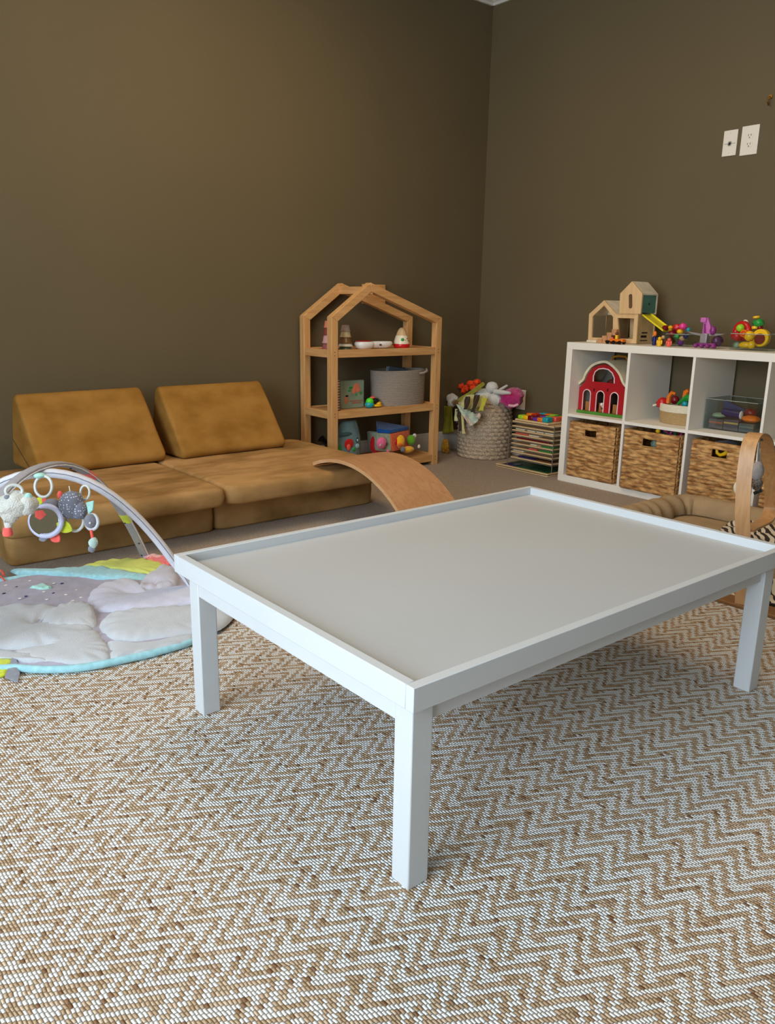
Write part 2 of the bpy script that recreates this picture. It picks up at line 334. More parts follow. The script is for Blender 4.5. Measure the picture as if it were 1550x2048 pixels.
# ================================================================== RUG
def rug_material():
    m = bpy.data.materials.new('chevron_jute_weave'); m.use_nodes = True; nt = m.node_tree; N = nt.nodes; L = nt.links; b = N['Principled BSDF']
    b.inputs['Roughness'].default_value = 0.95; b.inputs['Specular IOR Level'].default_value = 0.15
    g = N.new('ShaderNodeNewGeometry'); sp = N.new('ShaderNodeSeparateXYZ')
    nz = N.new('ShaderNodeTexNoise'); nz.inputs['Scale'].default_value = 9; nz.inputs['Detail'].default_value = 2; L.new(g.outputs['Position'], nz.inputs[0])
    vm = N.new('ShaderNodeVectorMath'); vm.operation = 'MULTIPLY_ADD'; L.new(nz.outputs['Color'], vm.inputs[0]); vm.inputs[1].default_value = (.008, .008, 0); L.new(g.outputs['Position'], vm.inputs[2])
    nz2 = N.new('ShaderNodeTexNoise'); nz2.inputs['Scale'].default_value = 55; nz2.inputs['Detail'].default_value = 1; L.new(g.outputs['Position'], nz2.inputs[0])
    vm2 = N.new('ShaderNodeVectorMath'); vm2.operation = 'MULTIPLY_ADD'; L.new(nz2.outputs['Color'], vm2.inputs[0]); vm2.inputs[1].default_value = (.004, .005, 0); L.new(vm.outputs[0], vm2.inputs[2]); vm = vm2
    mpr = N.new('ShaderNodeMapping'); mpr.inputs['Rotation'].default_value = (0, 0, -math.radians(3.4)); L.new(vm.outputs[0], mpr.inputs[0]); L.new(mpr.outputs[0], sp.inputs[0]); x, y = sp.outputs[0], sp.outputs[1]
    W, Ln = .0054, .0098
    # yarn cells: columns along y, staggered
    cx = mathn(nt, 'FLOOR', mathn(nt, 'DIVIDE', x, W)); fx = mathn(nt, 'FRACT', mathn(nt, 'DIVIDE', x, W))
    off = mathn(nt, 'MULTIPLY', mathn(nt, 'MODULO', cx, 3), 0.333)
    yy = mathn(nt, 'ADD', mathn(nt, 'DIVIDE', y, Ln), off); cy = mathn(nt, 'FLOOR', yy); fy = mathn(nt, 'FRACT', yy)
    hx = mathn(nt, 'SINE', mathn(nt, 'MULTIPLY', fx, PI)); hy = mathn(nt, 'SINE', mathn(nt, 'MULTIPLY', fy, PI)); h = mathn(nt, 'POWER', mathn(nt, 'MULTIPLY', hx, hy), 0.6)
    # chevron value evaluated at the cell centre so that whole yarns take one colour
    xc = mathn(nt, 'MULTIPLY', mathn(nt, 'ADD', cx, .5), W); yc = mathn(nt, 'MULTIPLY', mathn(nt, 'SUBTRACT', mathn(nt, 'ADD', cy, .5), off), Ln)
    tri = mathn(nt, 'PINGPONG', yc, .0395)
    ph = mathn(nt, 'FRACT', mathn(nt, 'DIVIDE', mathn(nt, 'ADD', xc, mathn(nt, 'MULTIPLY', tri, 1.9)), .0455))
    cv = N.new('ShaderNodeCombineXYZ'); L.new(cx, cv.inputs[0]); L.new(cy, cv.inputs[1]); wn_ = N.new('ShaderNodeTexWhiteNoise'); L.new(cv.outputs[0], wn_.inputs[0])
    n2 = N.new('ShaderNodeTexNoise'); n2.inputs['Scale'].default_value = 1.3; L.new(g.outputs['Position'], n2.inputs[0])
    thr = mathn(nt, 'ADD', mathn(nt, 'MULTIPLY', wn_.outputs[0], .15), .455)
    isw = mathn(nt, 'LESS_THAN', ph, thr)
    ramp = N.new('ShaderNodeValToRGB'); e = ramp.color_ramp.elements; e[0].position = 0; e[0].color = (*lin((164, 130, 102)), 1); e[1].position = 1; e[1].color = (*lin((218, 192, 164)), 1)
    e2 = ramp.color_ramp.elements.new(.022); e2.color = (*lin((128, 88, 58)), 1); e3 = ramp.color_ramp.elements.new(.05); e3.color = (*lin((180, 148, 114)), 1); L.new(wn_.outputs[0], ramp.inputs[0])
    mw = N.new('ShaderNodeMix'); mw.data_type = 'RGBA'; L.new(wn_.outputs[0], mw.inputs[0]); mw.inputs[6].default_value = (*lin((236, 235, 232)), 1); mw.inputs[7].default_value = (*lin((248, 247, 244)), 1)
    mx = N.new('ShaderNodeMix'); mx.data_type = 'RGBA'; L.new(isw, mx.inputs[0]); L.new(ramp.outputs[0], mx.inputs[6]); L.new(mw.outputs[2], mx.inputs[7])
    # gaps between the yarns take a darker tan
    gp = N.new('ShaderNodeMapRange'); L.new(h, gp.inputs[0]); gp.inputs[1].default_value = .08; gp.inputs[2].default_value = .45
    m3 = N.new('ShaderNodeMix'); m3.data_type = 'RGBA'; L.new(gp.outputs[0], m3.inputs[0]); m3.inputs[6].default_value = (*lin((132, 108, 84)), 1); L.new(mx.outputs[2], m3.inputs[7]); L.new(m3.outputs[2], b.inputs['Base Color'])
    hh = mathn(nt, 'ADD', h, mathn(nt, 'MULTIPLY', isw, .35)); bp = N.new('ShaderNodeBump'); bp.inputs['Strength'].default_value = .9; bp.inputs['Distance'].default_value = .003; L.new(hh, bp.inputs['Height']); L.new(bp.outputs[0], b.inputs['Normal'])
    return m
tag(box((-1.7, -1.5, 0.0005), (2.95, 2.36, .010)).build('area_rug', rug_material(), bevel=.004), 'large cream and tan chevron-woven jute area rug under the white table', 'rug')
RZ = .010

# ================================================================== ACTIVITY TABLE
tb = thing('activity_table', (1.34, 1.22, RZ), 'low white rectangular activity table with raised tray rim', 'table')
TX0, TX1, TY0, TY1, TZ0, TZ1 = .732, 1.962, .816, 1.652, .345, .3875
box((TX0+.018, TY0+.018, .352), (TX1-.018, TY1-.018, .366)).build('tabletop', mat('tabletop_dimmed_white', (189, 189, 188), rough=.5, var=.012, scale=3), tb, smooth=False)  # table white darkened here to offset the fill light falling from above
for nm, a, b in (('rim', (TX0, TY0, TZ0), (TX1, TY0+.019, TZ1)), ('rim', (TX0, TY1-.019, TZ0), (TX1, TY1, TZ1)), ('rim', (TX0, TY0+.0195, TZ0), (TX0+.019, TY1-.0195, TZ1)), ('rim', (TX1-.019, TY0+.0195, TZ0), (TX1, TY1-.0195, TZ1))):
    box(a, b).build(nm, M_white, tb, bevel=.0012)
for a, b in (((.748, .868, .305), (.766, 1.57, TZ0+.008)), ((1.910, .868, .305), (1.928, 1.57, TZ0+.008)), ((.79, .842, .305), (1.89, .860, TZ0+.008)), ((.79, 1.578, .305), (1.89, 1.596, TZ0+.008))):
    box(a, b).build('apron', M_white, tb, bevel=.001)
for x in (.745, 1.887):
    for y in (.832, 1.563): box((x, y, RZ), (x+.0445, y+.0435, TZ0)).build('leg', M_white, tb, bevel=.0025)

# ================================================================== PLAY COUCH
cb = thing('couch_base', (1.54, 3.4, 0), 'mustard suede foam base block lying on the carpet under the seat cushion', 'play couch')
cushion(.694, 2.985, 0, 1.516, 3.825, .139, r=.014, rc=.03, puff=.003, seed=1).build('base_half', M_seat, cb)
cushion(1.522, 2.985, 0, 2.385, 3.825, .139, r=.014, rc=.05, puff=.003, seed=2).build('base_half', M_seat, cb)
cc = thing('seat_cushion', (1.52, 3.3, .142), 'mustard suede seat cushion folded out flat on top of the couch base', 'cushion')
cushion(.655, 2.835, .142, 1.494, 3.70, .224, r=.022, rc=.03, puff=.005, seed=3).build('cushion_half', M_seat, cc)
cushion(1.500, 2.830, .142, 2.395, 3.72, .224, r=.022, rc=.07, puff=.006, seed=4).build('cushion_half', M_seat, cc)
def wedge(x0, x1, y0, rz, label, seed):
    t = thing('wedge_pillow', ((x0+x1)/2, 3.62, .226), label, 'pillow', None)
    prof = []  # rounded triangle in (y,z)
    def arc(cy, cz, r, a0, a1, n=6):
        for i in range(n+1): a = math.radians(a0+(a1-a0)*i/n); prof.append((cy+r*math.cos(a), cz+r*math.sin(a)))
    z0 = .2265
    arc(y0+.03, z0+.025, .025, 270, 145); arc(y0+.245, .515, .034, 145, 8, 8); arc(y0+.325, z0+.022, .022, 8, -90, 5)
    Q = []
    for i, p in enumerate(prof):
        q = prof[(i+1) % len(prof)]; L = math.hypot(p[0]-q[0], p[1]-q[1]); n = max(1, int(L/.03))
        for k in range(n): Q.append((p[0]+(q[0]-p[0])*k/n, p[1]+(q[1]-p[1])*k/n))
    cy = y0+.2; cz = .34; V = []; K = len(Q); rows = []
    n = 22; r = .02
    for i in range(5): a = PI/2*i/4; rows.append((x0+r*(1-math.cos(a)) if 0 else x0+r*(1-math.sin(a)), r*(1-math.cos(a))*1.0)) if 0 else rows.append((x0+r*(1-math.cos(a)), r*(1-math.sin(a))))
    for i in range(1, n): rows.append((x0+r+(x1-x0-2*r)*i/n, 0))
    for i in range(4, -1, -1): a = PI/2*i/4; rows.append((x1-r*(1-math.cos(a)), r*(1-math.sin(a))))
    for x, ins in rows:
        for (y, z) in Q:
            k = 1-ins/.14; yy = cy+(y-cy)*k; zz = cz+(z-cz)*k
            if z > z0+.01:
                nz = mnoise.noise(Vector((x*6+seed*9, z*8, y*3)))*.006; cr = .0022*math.sin((x*1.0+z*.35)*95+3*mnoise.noise(Vector((x*5, z*5, seed))))*max(0, mnoise.noise(Vector((x*9, z*4, seed+4))))*2
                yy -= nz+cr
            V.append(Vector((x, yy, max(zz, z0))))
    F = []
    for j in range(len(rows)-1):
        for i in range(K): F.append((j*K+i, (j+1)*K+i, (j+1)*K+(i+1) % K, j*K+(i+1) % K))
    F.append(tuple(range(K))); F.append(tuple((len(rows)-1)*K+i for i in range(K-1, -1, -1)))
    MB().add(V, F).build('cover', M_suede, t, angle=60)
    MB().tube([(x0-.001, y0+.305, .35), (x0-.0015, y0+.2, .29), (x0-.001, y0+.1, .235)], .0022, 6).build('seam', mat('suede_seam', (96, 64, 28), .9), t)
    t.rotation_euler.z = rz; return t
wedge(.945, 1.528, 3.455, math.radians(3.5), 'left mustard suede triangular wedge pillow, broad side end visible', 1)
wedge(1.600, 2.185, 3.465, math.radians(2.0), 'right mustard suede wedge pillow, the one nearer the house-shaped shelf', 5)

# ================================================================== WOBBLE BOARD
wb = thing('balance_board', (2.18, 2.6, 0), 'curved beech balance board resting from the seat cushion down to the carpet', 'balance board')
uc, zc, Ro, th = .2494, -.3122, .600, .0155
a0 = math.asin(-uc/Ro); a1 = math.acos((-zc+.001)/ (Ro))
a0 = -.385; a1 = math.acos((.3122+.002)/(Ro-th))
pts = []; n = 40
for i in range(n+1):
    a = a0+(a1-a0)*i/n; pts.append(a)
def wpt(r, a, x): return Vector((x, 3.016-(uc+r*math.sin(a)), zc+r*math.cos(a)))
mb = MB(); x0, x1 = 2.022, 2.338; V = []; F = []
for a in pts: V += [wpt(Ro, a, x0), wpt(Ro, a, x1), wpt(Ro-th, a, x1), wpt(Ro-th, a, x0)]
for i in range(n):
    for j in (0, 2): F.append((i*4+j, i*4+(j+1) % 4, (i+1)*4+(j+1) % 4, (i+1)*4+j))
mb.add(V, F)
mb.build('deck', M_ply, wb, angle=50)
mb = MB(); F = []
for i in range(n):
    for j in (1, 3): F.append((i*4+j, i*4+(j+1) % 4, (i+1)*4+(j+1) % 4, (i+1)*4+j))
F += [(3, 2, 1, 0), (n*4, n*4+1, n*4+2, n*4+3)]
mb.add(V, F).build('edge', M_plyedge, wb)

# ================================================================== HOUSE SHELF
hs = thing('house_shelf', (2.93, 3.7, 0), 'pine shelf unit framed like a house with an off-centre gable roof', 'shelf')
HX0, HX1, HYF, HYB, P4 = 2.527, 3.331, 3.55, 3.858, .043
EZ, AX, AZ = .883, 2.79, 1.066
def frame_side(y0):
    y1 = y0+P4
    # outer and inner outline of the gable frame in the x-z plane
    def off(p, q, d):
        v = Vector((q[0]-p[0], q[1]-p[1])).normalized(); nrm = Vector((v.y, -v.x)); return v, nrm
    O = [(HX0, 0), (HX0, EZ), (AX, AZ), (HX1, EZ), (HX1, 0)]
    def inter(p1, d1, p2, d2):
        k = d1[0]*d2[1]-d1[1]*d2[0]; t = ((p2[0]-p1[0])*d2[1]-(p2[1]-p1[1])*d2[0])/k; return (p1[0]+d1[0]*t, p1[1]+d1[1]*t)
    segs = []
    for i in range(4):
        p, q = O[i], O[i+1]; v = Vector((q[0]-p[0], q[1]-p[1])).normalized(); nr = Vector((v.y, -v.x)); segs.append(((p[0]+nr.x*P4, p[1]+nr.y*P4), v))
    I = [(HX0+P4, 0)]+[inter(segs[i][0], segs[i][1], segs[i+1][0], segs[i+1][1]) for i in range(3)]+[(HX1-P4, 0)]
    for i, nm, m in ((0, 'post', M_pine), (1, 'rafter', M_pinex), (2, 'rafter', M_pinex), (3, 'post', M_pine)):
        MB().prism([(O[i][0], y0, O[i][1]), (O[i+1][0], y0, O[i+1][1]), (I[i+1][0], y0, I[i+1][1]), (I[i][0], y0, I[i][1])], (0, P4, 0)).build(nm, m, hs, bevel=.002)
frame_side(HYF); frame_side(HYB-P4)
box((AX-.02, HYF+.003, AZ-.062), (AX+.02, HYB-.003, AZ-.022), R=Matrix.Rotation(math.radians(4), 3, 'Y')).build('ridge_beam', M_piney, hs, bevel=.002)
box((2.985, HYB+.001, .955), (3.145, WY1-.001, 1.067)).build('wall_bracket', M_pinex, hs, bevel=.001)
for zt in (.710, .377, .062):
    zb = zt-.042
    for a, b, m in (((HX0+P4, HYF+.004, zb), (HX1-P4+.0, HYF+.022, zt), M_pinex), ((HX0+P4, HYB-.022, zb), (HX1-P4, HYB-.004, zt), M_pinex), ((HX0+.004, HYF+P4, zb), (HX0+.022, HYB-P4, zt), M_piney), ((HX1-.022, HYF+P4, zb), (HX1-.004, HYB-P4, zt), M_piney)):
        box(a, b).build('rail', m, hs, bevel=.0015)
    box((HX0+.0225, HYF+.0225, zt-.018), (HX1-.0225, HYB-.0225, zt-.006)).build('shelf_board', M_pinex, hs, bevel=.001)
    for xx in (HX0+P4*.5, HX1-P4*.5):
        for dz in (.012, .030): MB().cyl((xx, HYF-.0006, zb+dz), (xx, HYF+.003, zb+dz), .0028, n=10).build('screw', mat('dark_screw', (70, 50, 34), .5), hs)
S1, S2, S3 = .704, .371, .056

# ---- stacking cups
def cup(c, r0, r1, h, m, label, group):
    # upside-down cup: narrow top r1, wide foot r0 with a rim
    t = MB().lathe([(r0*.9, 0), (r0*1.10, 0), (r0*1.12, h*.12), (r0*1.02, h*.2), (r1*1.02, h*.9), (r1*.92, h), (0.0, h)], c, 22).build('stacking_cup', m)
    return tag(t, label, 'cup', group)
cpx = [('dusty_rose', (150, 84, 84)), ('lilac_cup', (196, 150, 150)), ('terracotta_cup', (122, 62, 50)), ('salmon_cup', (196, 118, 92))]
z = S1; x_, y_ = at_y(657, 700, 3.72).x, 3.72
for i, (n_, c_) in enumerate(cpx):
    h = (.034, .044, .039, .038)[i]; r = (.036, .032, .028, .024)[i]
    cup((x_, y_, z), r, r*.86, h, plastic(n_, c_), ['dusty rose bottom cup of the pink tower behind the front post', 'lilac second cup of the pink tower', 'terracotta third cup of the pink tower', 'salmon top cup of the pink tower'][i], 'pink stacking cups'); z += h
z = S1; p = at_y(691, 690, 3.66)
for i, (h, r, n_, c_, lb) in enumerate(((.018, .037, 'olive_green_cup', (84, 96, 68), 'dark green lowest cup of the grey topped tower'), (.016, .040, 'pale_band_cup', (214, 208, 190), 'pale banded cup near the bottom of the grey topped tower'), (.034, .033, 'bronze_cup', (124, 88, 44), 'olive bronze cup with an orange motif in the tower'), (.032, .029, 'cream_cup', (206, 186, 140), 'cream cup under the grey one in the tower'), (.034, .025, 'mauve_grey_cup', (176, 152, 140), 'mauve grey cup on top of the tower'))):
    cup((p.x, 3.66, z), r, r*.86, h, plastic(n_, c_), lb, 'grey and green stacking cups'); z += h
# ---- white musical toy with red top
c0 = at_y(748, 690, 3.66); mt = thing('toy_violin', (c0.x, 3.66, S1), 'flat white rounded toy with a red upper face lying on the top shelf', 'toy')
xa, xb = at_y(711, 690, 3.66).x, at_y(783, 690, 3.66).x
def blob(xc, yc, rx, ry, z0, z1, m, nm, par):
    h = z1-z0; mbb = MB(); V = []; F = []; n = 28
    pr_ = [(.6, 0), (.9, .25), (1, .6), (.97, .85), (.85, 1), (0, 1)]
    for k, hz in pr_:
        for i in range(n): a = 2*PI*i/n; V.append(Vector((xc+rx*k*math.copysign(abs(math.cos(a))**.8, math.cos(a)), yc+ry*k*math.sin(a), z0+h*hz)))
    for j in range(len(pr_)-1):
        for i in range(n): F.append((j*n+i, j*n+(i+1) % n, (j+1)*n+(i+1) % n, (j+1)*n+i))
    F.append(tuple(range(n-1, -1, -1)))
    return mbb.add(V, F).build(nm, m, par)
L_ = xb-xa
blob(xa+L_*.24, 3.66, L_*.24, .045, S1, S1+.042, pl('white'), 'body', mt)
blob(xa+L_*.72, 3.66, L_*.28, .038, S1+.004, S1+.042, pl('white'), 'neck', mt)
blob(xa+L_*.50, 3.66, L_*.30, .034, S1+.006, S1+.0415, pl('white'), 'waist', mt)
blob(xa+L_*.22, 3.66, L_*.20, .036, S1+.0415, S1+.047, pl('red'), 'red_face', mt)
MB().cyl((xa+L_*.57, 3.618, S1+.024), (xa+L_*.57, 3.626, S1+.024), .006, n=12).build('button', mat('steel_button', (120, 116, 110), .4, metal=.8), mt)
# ---- roly-poly toy
c1 = at_y(803, 694, 3.65); rp = thing('wobble_toy', (c1.x, 3.65, S1), 'cone-shaped wobble toy, wooden top, white leaf-print middle and red base', 'toy')
r_ = .048
MB().lathe([(.028, 0), (.044, .004), (r_, .012), (r_, .022), (r_*.97, .026)], (c1.x, 3.65, S1), 28).build('base', pl('red'), rp)
MB().lathe([(r_*.97, .0262), (r_*.94, .04), (r_*.78, .066), (r_*.70, .074)], (c1.x, 3.65, S1), 28).build('body', pl('cream'), rp)
MB().lathe([(r_*.68, .0745), (r_*.64, .082), (r_*.5, .1), (r_*.3, .114), (.004, .119), (0, .119)], (c1.x, 3.65, S1), 28).build('cap', M_beech, rp)
for k, (a, dz, cc_) in enumerate(((-2.15, .05, 'green'), (-1.35, .056, 'maroon'), (-1.2, .045, 'maroon'), (-1.0, .04, 'maroon'), (-1.75, .048, 'tan'))):
    rr = r_*(.97-(dz-.026)*5.3*.9)+.0012; q = Vector((c1.x+rr*math.cos(a), 3.65+rr*math.sin(a), S1+dz)); s_ = .011 if k == 0 else .005
    MB().ball(q, (s_*.9, s_*.3, s_), 10, rotz(a+PI/2)).build('leaf_print', pl(cc_), rp)
# ---- middle shelf
def ybox(px0, py0, px1, py1, y, d, zb): # box facing the camera side, from picture corners on plane y
    a = at_y(px0, py0, y); b = at_y(px1, py1, y); return (min(a.x, b.x), y, zb), (max(a.x, b.x), y+d, max(a.z, b.z))
sb = thing('spiral_book', (at_y(676, 790, 3.60).x, 3.65, S2), 'book standing spine-out with a red and white striped spine', 'book')
a, b = ybox(671.5, 760, 680.5, 818, 3.60, .055, S2)
box((a[0]+.002, a[1]+.004, a[2]), (b[0]-.002, b[1], b[2]-.004)).build('pages', pl('white'), sb)
H_ = b[2]-a[2]; s_ = MB()
for k in range(12): z0 = a[2]+H_*k/12; s_.box((a[0], a[1], z0+.003), (b[0], a[1]+.005, z0+H_/12*.55))
s_.build('red_stripes', pl('maroon'), sb)
bk = thing('board_book', (at_y(706, 800, 3.66).x, 3.66, S2), 'sage green board book with an orange rose on its cover', 'book')
a, b = ybox(681.5, 762, 728.5, 816, 3.655, .02, S2)
cvr = box(a, b).build('cover', mat('sage_cover', (134, 150, 128), .6), bk, bevel=.006)
W_ = b[0]-a[0]; Hh = b[2]-a[2]; yb = a[1]-.001
def disc(mb, u, v, ru, rv): mb.ball((a[0]+W_*u, yb, a[2]+Hh*v), (W_*ru, .0016, Hh*rv), 10)
s_ = MB(); [disc(s_, *q) for q in ((.66, .78, .13, .12), (.58, .68, .11, .11), (.72, .66, .1, .1), (.55, .6, .07, .08))]; s_.build('rose_print', plastic('rose_print_ink', (226, 128, 92)), cvr)
for q in ((.42, .74, .09, .05), (.36, .64, .06, .035), (.84, .54, .06, .05), (.64, .49, .05, .035)): s_ = MB(); disc(s_, *q); s_.build('leaf_print', pl('green'), cvr)
s_ = MB(); disc(s_, .22, .32, .09, .13); s_.build('figure_print', plastic('figure_ink', (196, 120, 92)), cvr)
s_ = MB(); disc(s_, .25, .46, .07, .035); s_.build('figure_head_print', pl('black'), cvr)
s_ = MB(); [s_.box((a[0]+W_*u0, yb-.0004, a[2]+Hh*(v-.018)), (a[0]+W_*u1, yb+.001, a[2]+Hh*(v+.018))) for v, u0, u1 in ((.27, .36, .92), (.2, .46, .86))]; s_.build('title_print', plastic('title_ink', (170, 96, 72)), cvr)
# small toy duck
q = at_y(745, 806, 3.62); dk = thing('bath_toy', (q.x, 3.62, S2), 'small green, teal and yellow bath toy in front of the rope basket', 'toy')
MB().ball((q.x-.022, 3.62, S2+.02), (.03, .026, .02), 16).build('base', pl('teal'), dk)
MB().ball((q.x-.02, 3.62, S2+.038), (.024, .022, .022), 16).build('dome', plastic('bright_green', (80, 220, 40)), dk)
MB().ball((q.x+.03, 3.61, S2+.013), (.03, .02, .0085), 14).ball((q.x+.05, 3.63, S2+.022), (.02, .018, .012), 12).build('yellow_float', pl('yellow'), dk)
MB().ball((q.x+.008, 3.63, S2+.058), (.018, .014, .008), 12).build('red_knob', pl('coral'), dk)
MB().ball((q.x+.034, 3.635, S2+.036), (.026, .018, .018), 14).build('black_float', pl('black'), dk)
# rope basket
def rope_basket(name, cx, cy, z0, rx, ry, h, mats, split, label, seed=0, rows=22, flare=.06):
    t = thing(name, (cx, cy, z0), label, 'basket')
    def shell(f0, f1, m, nm):
        mbb = MB(); n = 48; V = []; F = []; R = []
        k0, k1 = int(rows*f0), int(rows*f1)
        for k in range(k0, k1):
            for s_ in (0.05, .35, .65, .95): R.append(((k+s_)/rows, .0022*math.sin(s_*PI)))
        for fz, bul in R:
            for i in range(n):
                a_ = 2*PI*i/n; kx = (1+flare*(fz-1)); V.append(Vector((cx+(rx*kx+bul)*math.cos(a_), cy+(ry*kx+bul)*math.sin(a_), z0+h*fz)))
        m_ = len(R)
        for fz, bul in reversed(R):
            for i in range(n):
                a_ = 2*PI*i/n; kx = (1+flare*(fz-1)); V.append(Vector((cx+(rx*kx-.006)*math.cos(a_), cy+(ry*kx-.006)*math.sin(a_), z0+h*fz+.002)))
        for j in range(2*m_-1):
            for i in range(n): F.append((j*n+i, j*n+(i+1) % n, (j+1)*n+(i+1) % n, (j+1)*n+i))
        if k0 == 0: F.append(tuple(range(n-1, -1, -1)))
        mbb.add(V, F).build(nm, m, t, angle=80)
    if split: shell(0, split, mats[0], 'lower_body'); shell(split, 1, mats[1], 'upper_band')
    else: shell(0, 1, mats[0], 'body')
    return t
M_ropegrey = mat('grey_rope', (150, 138, 124), .95, .08, 120, bump=.6, bscale=500)
qa, qb = at_y(751, 800, 3.67), at_y(848, 800, 3.67)
cxr = (qa.x+qb.x)/2; rb = rope_basket('rope_basket', cxr, 3.695, S2, (qb.x-qa.x)/2+.001, .114, .205, [M_ropegrey], 0, 'grey coiled rope basket holding dark books on the middle shelf', flare=.035)
pts_ = [(cxr+.075, 3.588, S2+.188), (cxr+.095, 3.572, S2+.191), (cxr+.12, 3.572, S2+.200), (cxr+.142, 3.60, S2+.209)]
MB().tube(pts_, .007, 8).build('handle', M_ropegrey, rb)
for k, (dx, tilt, cc_) in enumerate(((-.06, .28, (70, 84, 90)), (-.035, .18, (40, 44, 52)))):
    b_ = thing('picture_book', (cxr+dx, 3.69, S2+.03), ['dark book with a pale edge poking out of the grey rope basket', 'black book leaning behind the pale-edged one in the rope basket'][k], 'book', None)
    box((cxr+dx-.07, 3.66+k*.03, S2+.03), (cxr+dx+.07, 3.667+k*.03, S2+.222)).build('cover', plastic('dark_book_%s' % 'ab'[k], cc_), b_, bevel=.001)
    box((cxr+dx-.068, 3.6672+k*.03, S2+.032), (cxr+dx+.068, 3.674+k*.03, S2+.22)).build('pages', plastic('book_pages', (150, 160, 160)), b_)
    b_.rotation_euler.y = tilt*.55
# ---- bottom shelf
q = at_y(662, 885, 3.68); yt = thing('toy_scoop', (2.60, 3.70, S3), 'yellow toy with a black handle behind the front left post', 'toy')
a = at_y(634, 890, 3.72); b = at_y(655, 880, 3.72)
box((2.575, 3.71, S3), (2.68, 3.79, S3+.06)).build('body', pl('yellow'), yt, bevel=.008)
MB().tube([(2.66, 3.75, S3+.05), (2.635, 3.755, S3+.11), (2.60, 3.76, S3+.14)], [.016, .016, .022], 10).build('handle', pl('black'), yt)
# toy pack (zip bag)
pk = thing('toy_pack', (2.64, 3.62, S3), 'blue-grey zip bag of small toys with red and white label', 'bag')
pa = at_y(672, 905, 3.61); pb = at_y(722, 845, 3.61)
def pack(u, v):
    x = pa.x+(pb.x-pa.x)*u*1.0+.0; prf = 1.0-.35*max(0, (v-.6)/.4)**1.5; xc = (pa.x+pb.x)/2; x = xc+(x-xc)*prf
    d_ = .035*math.sin(PI*u)*(1-v*.7); return Vector((x, 3.615-d_+.004*mnoise.noise(Vector((u*5, v*5, 2))), S3+.002+(pb.z+.012-S3)*v))
MB().grid(pack, 14, 14).build('front', mat('bluegrey_film', (112, 140, 140), .25, .15, 9), pk, solid=.002)
MB().grid(lambda u, v: Vector((pack(u, v).x, 3.665+.02*math.sin(PI*u)*(1-v)-.045*v, pack(u, v).z)), 10, 10).build('back', mat('bluegrey_film', (0, 0, 0)), pk, solid=.002)
def onpack(u, v, ru, rv, m, nm, e=0): 
    p_ = pack(u, v)-Vector((0, .004+e, 0)); MB().ball(p_, (ru, .004, rv), 12).build(nm, m, pk)
onpack(.42, .5, .032, .03, pl('red'), 'red_print'); onpack(.4, .42, .014, .02, pl('coral'), 'orange_print', .003); onpack(.5, .2, .018, .02, pl('brown'), 'brown_print'); onpack(.8, .42, .016, .014, plastic('pale_blue_label', (150, 186, 190)), 'label'); onpack(.72, .12, .03, .028, plastic('grey_label', (130, 140, 150)), 'grey_label'); onpack(.12, .3, .014, .05, pl('green'), 'green_side'); onpack(.45, .18, .004, .01, pl('white'), 'white_tag', .004)
onpack(.80, .56, .010, .014, pl('black'), 'lock_print'); onpack(.80, .555, .006, .009, plastic('pale_blue_label', (0, 0, 0)), 'lock_centre', .003); onpack(.3, .72, .05, .012, plastic('deep_teal_film', (60, 92, 96)), 'teal_fold'); onpack(.62, .36, .012, .012, pl('green'), 'green_print'); onpack(.28, .22, .018, .022, pl('maroon'), 'maroon_print')
# activity cube
ac = thing('activity_cube', (3.0, 3.67, S3), 'colourful plush activity cube with pink, orange, yellow and green faces', 'toy')
def yq(x, y, Y=3.60): return at_y(x, y, Y)
A0 = [yq(754, 866, 3.63), yq(781, 868, 3.585), yq(784, 904, 3.585), yq(756, 902, 3.63)]
B0 = [A0[1], yq(818, 860, 3.64), yq(822, 895, 3.64), A0[2]]
up = Vector((.01, .11, .012))
for q_ in (A0, B0):
    for i in range(4): pass
MB().prism(A0, (0, .10, 0)).build('grey_face', cloth('grey_green_panel', (150, 156, 130)), ac, bevel=.006)
MB().prism([B0[0], B0[1], B0[2], B0[3]], (-.02, .10, 0)).build('orange_face', cloth('orange_panel', (236, 104, 40)), ac, bevel=.006)
MB().prism([A0[0]+Vector((0, 0, .001)), A0[1]+Vector((0, 0, .001)), B0[1]+Vector((0, 0, .001)), A0[0]+Vector((.09, .12, .03))], (0, 0, .022)).build('blue_top', cloth('royal_blue', (14, 78, 150)), ac, bevel=.005)
def yb_(x, y, Y, r, m, nm, sq=(1, .5, 1)): q_ = yq(x, y, Y); MB().ball(q_, (r*sq[0], r*sq[1], r*sq[2]), 16).build(nm, m, ac)
yb_(763, 886, 3.59, .036, cloth('pink_applique', (232, 110, 150)), 'pink_pig'); yb_(761, 890, 3.572, .008, cloth('pale_snout', (226, 190, 170)), 'snout'); yb_(776, 903, 3.575, .012, cloth('pink_applique', (0, 0, 0)), 'pink_foot')
yb_(773, 888, 3.582, .006, pl('navy'), 'eye', (1, .5, 1.6))
yb_(801, 883, 3.57, .03, cloth('yellow_applique', (246, 180, 24)), 'yellow_lion', (1, .6, 1.3)); yb_(792, 884, 3.572, .011, pl('red'), 'red_print', (1, .5, 1.8)); yb_(800, 890, 3.55, .018, cloth('orange_panel', (0, 0, 0)), 'orange_mane', (1, .4, .6))
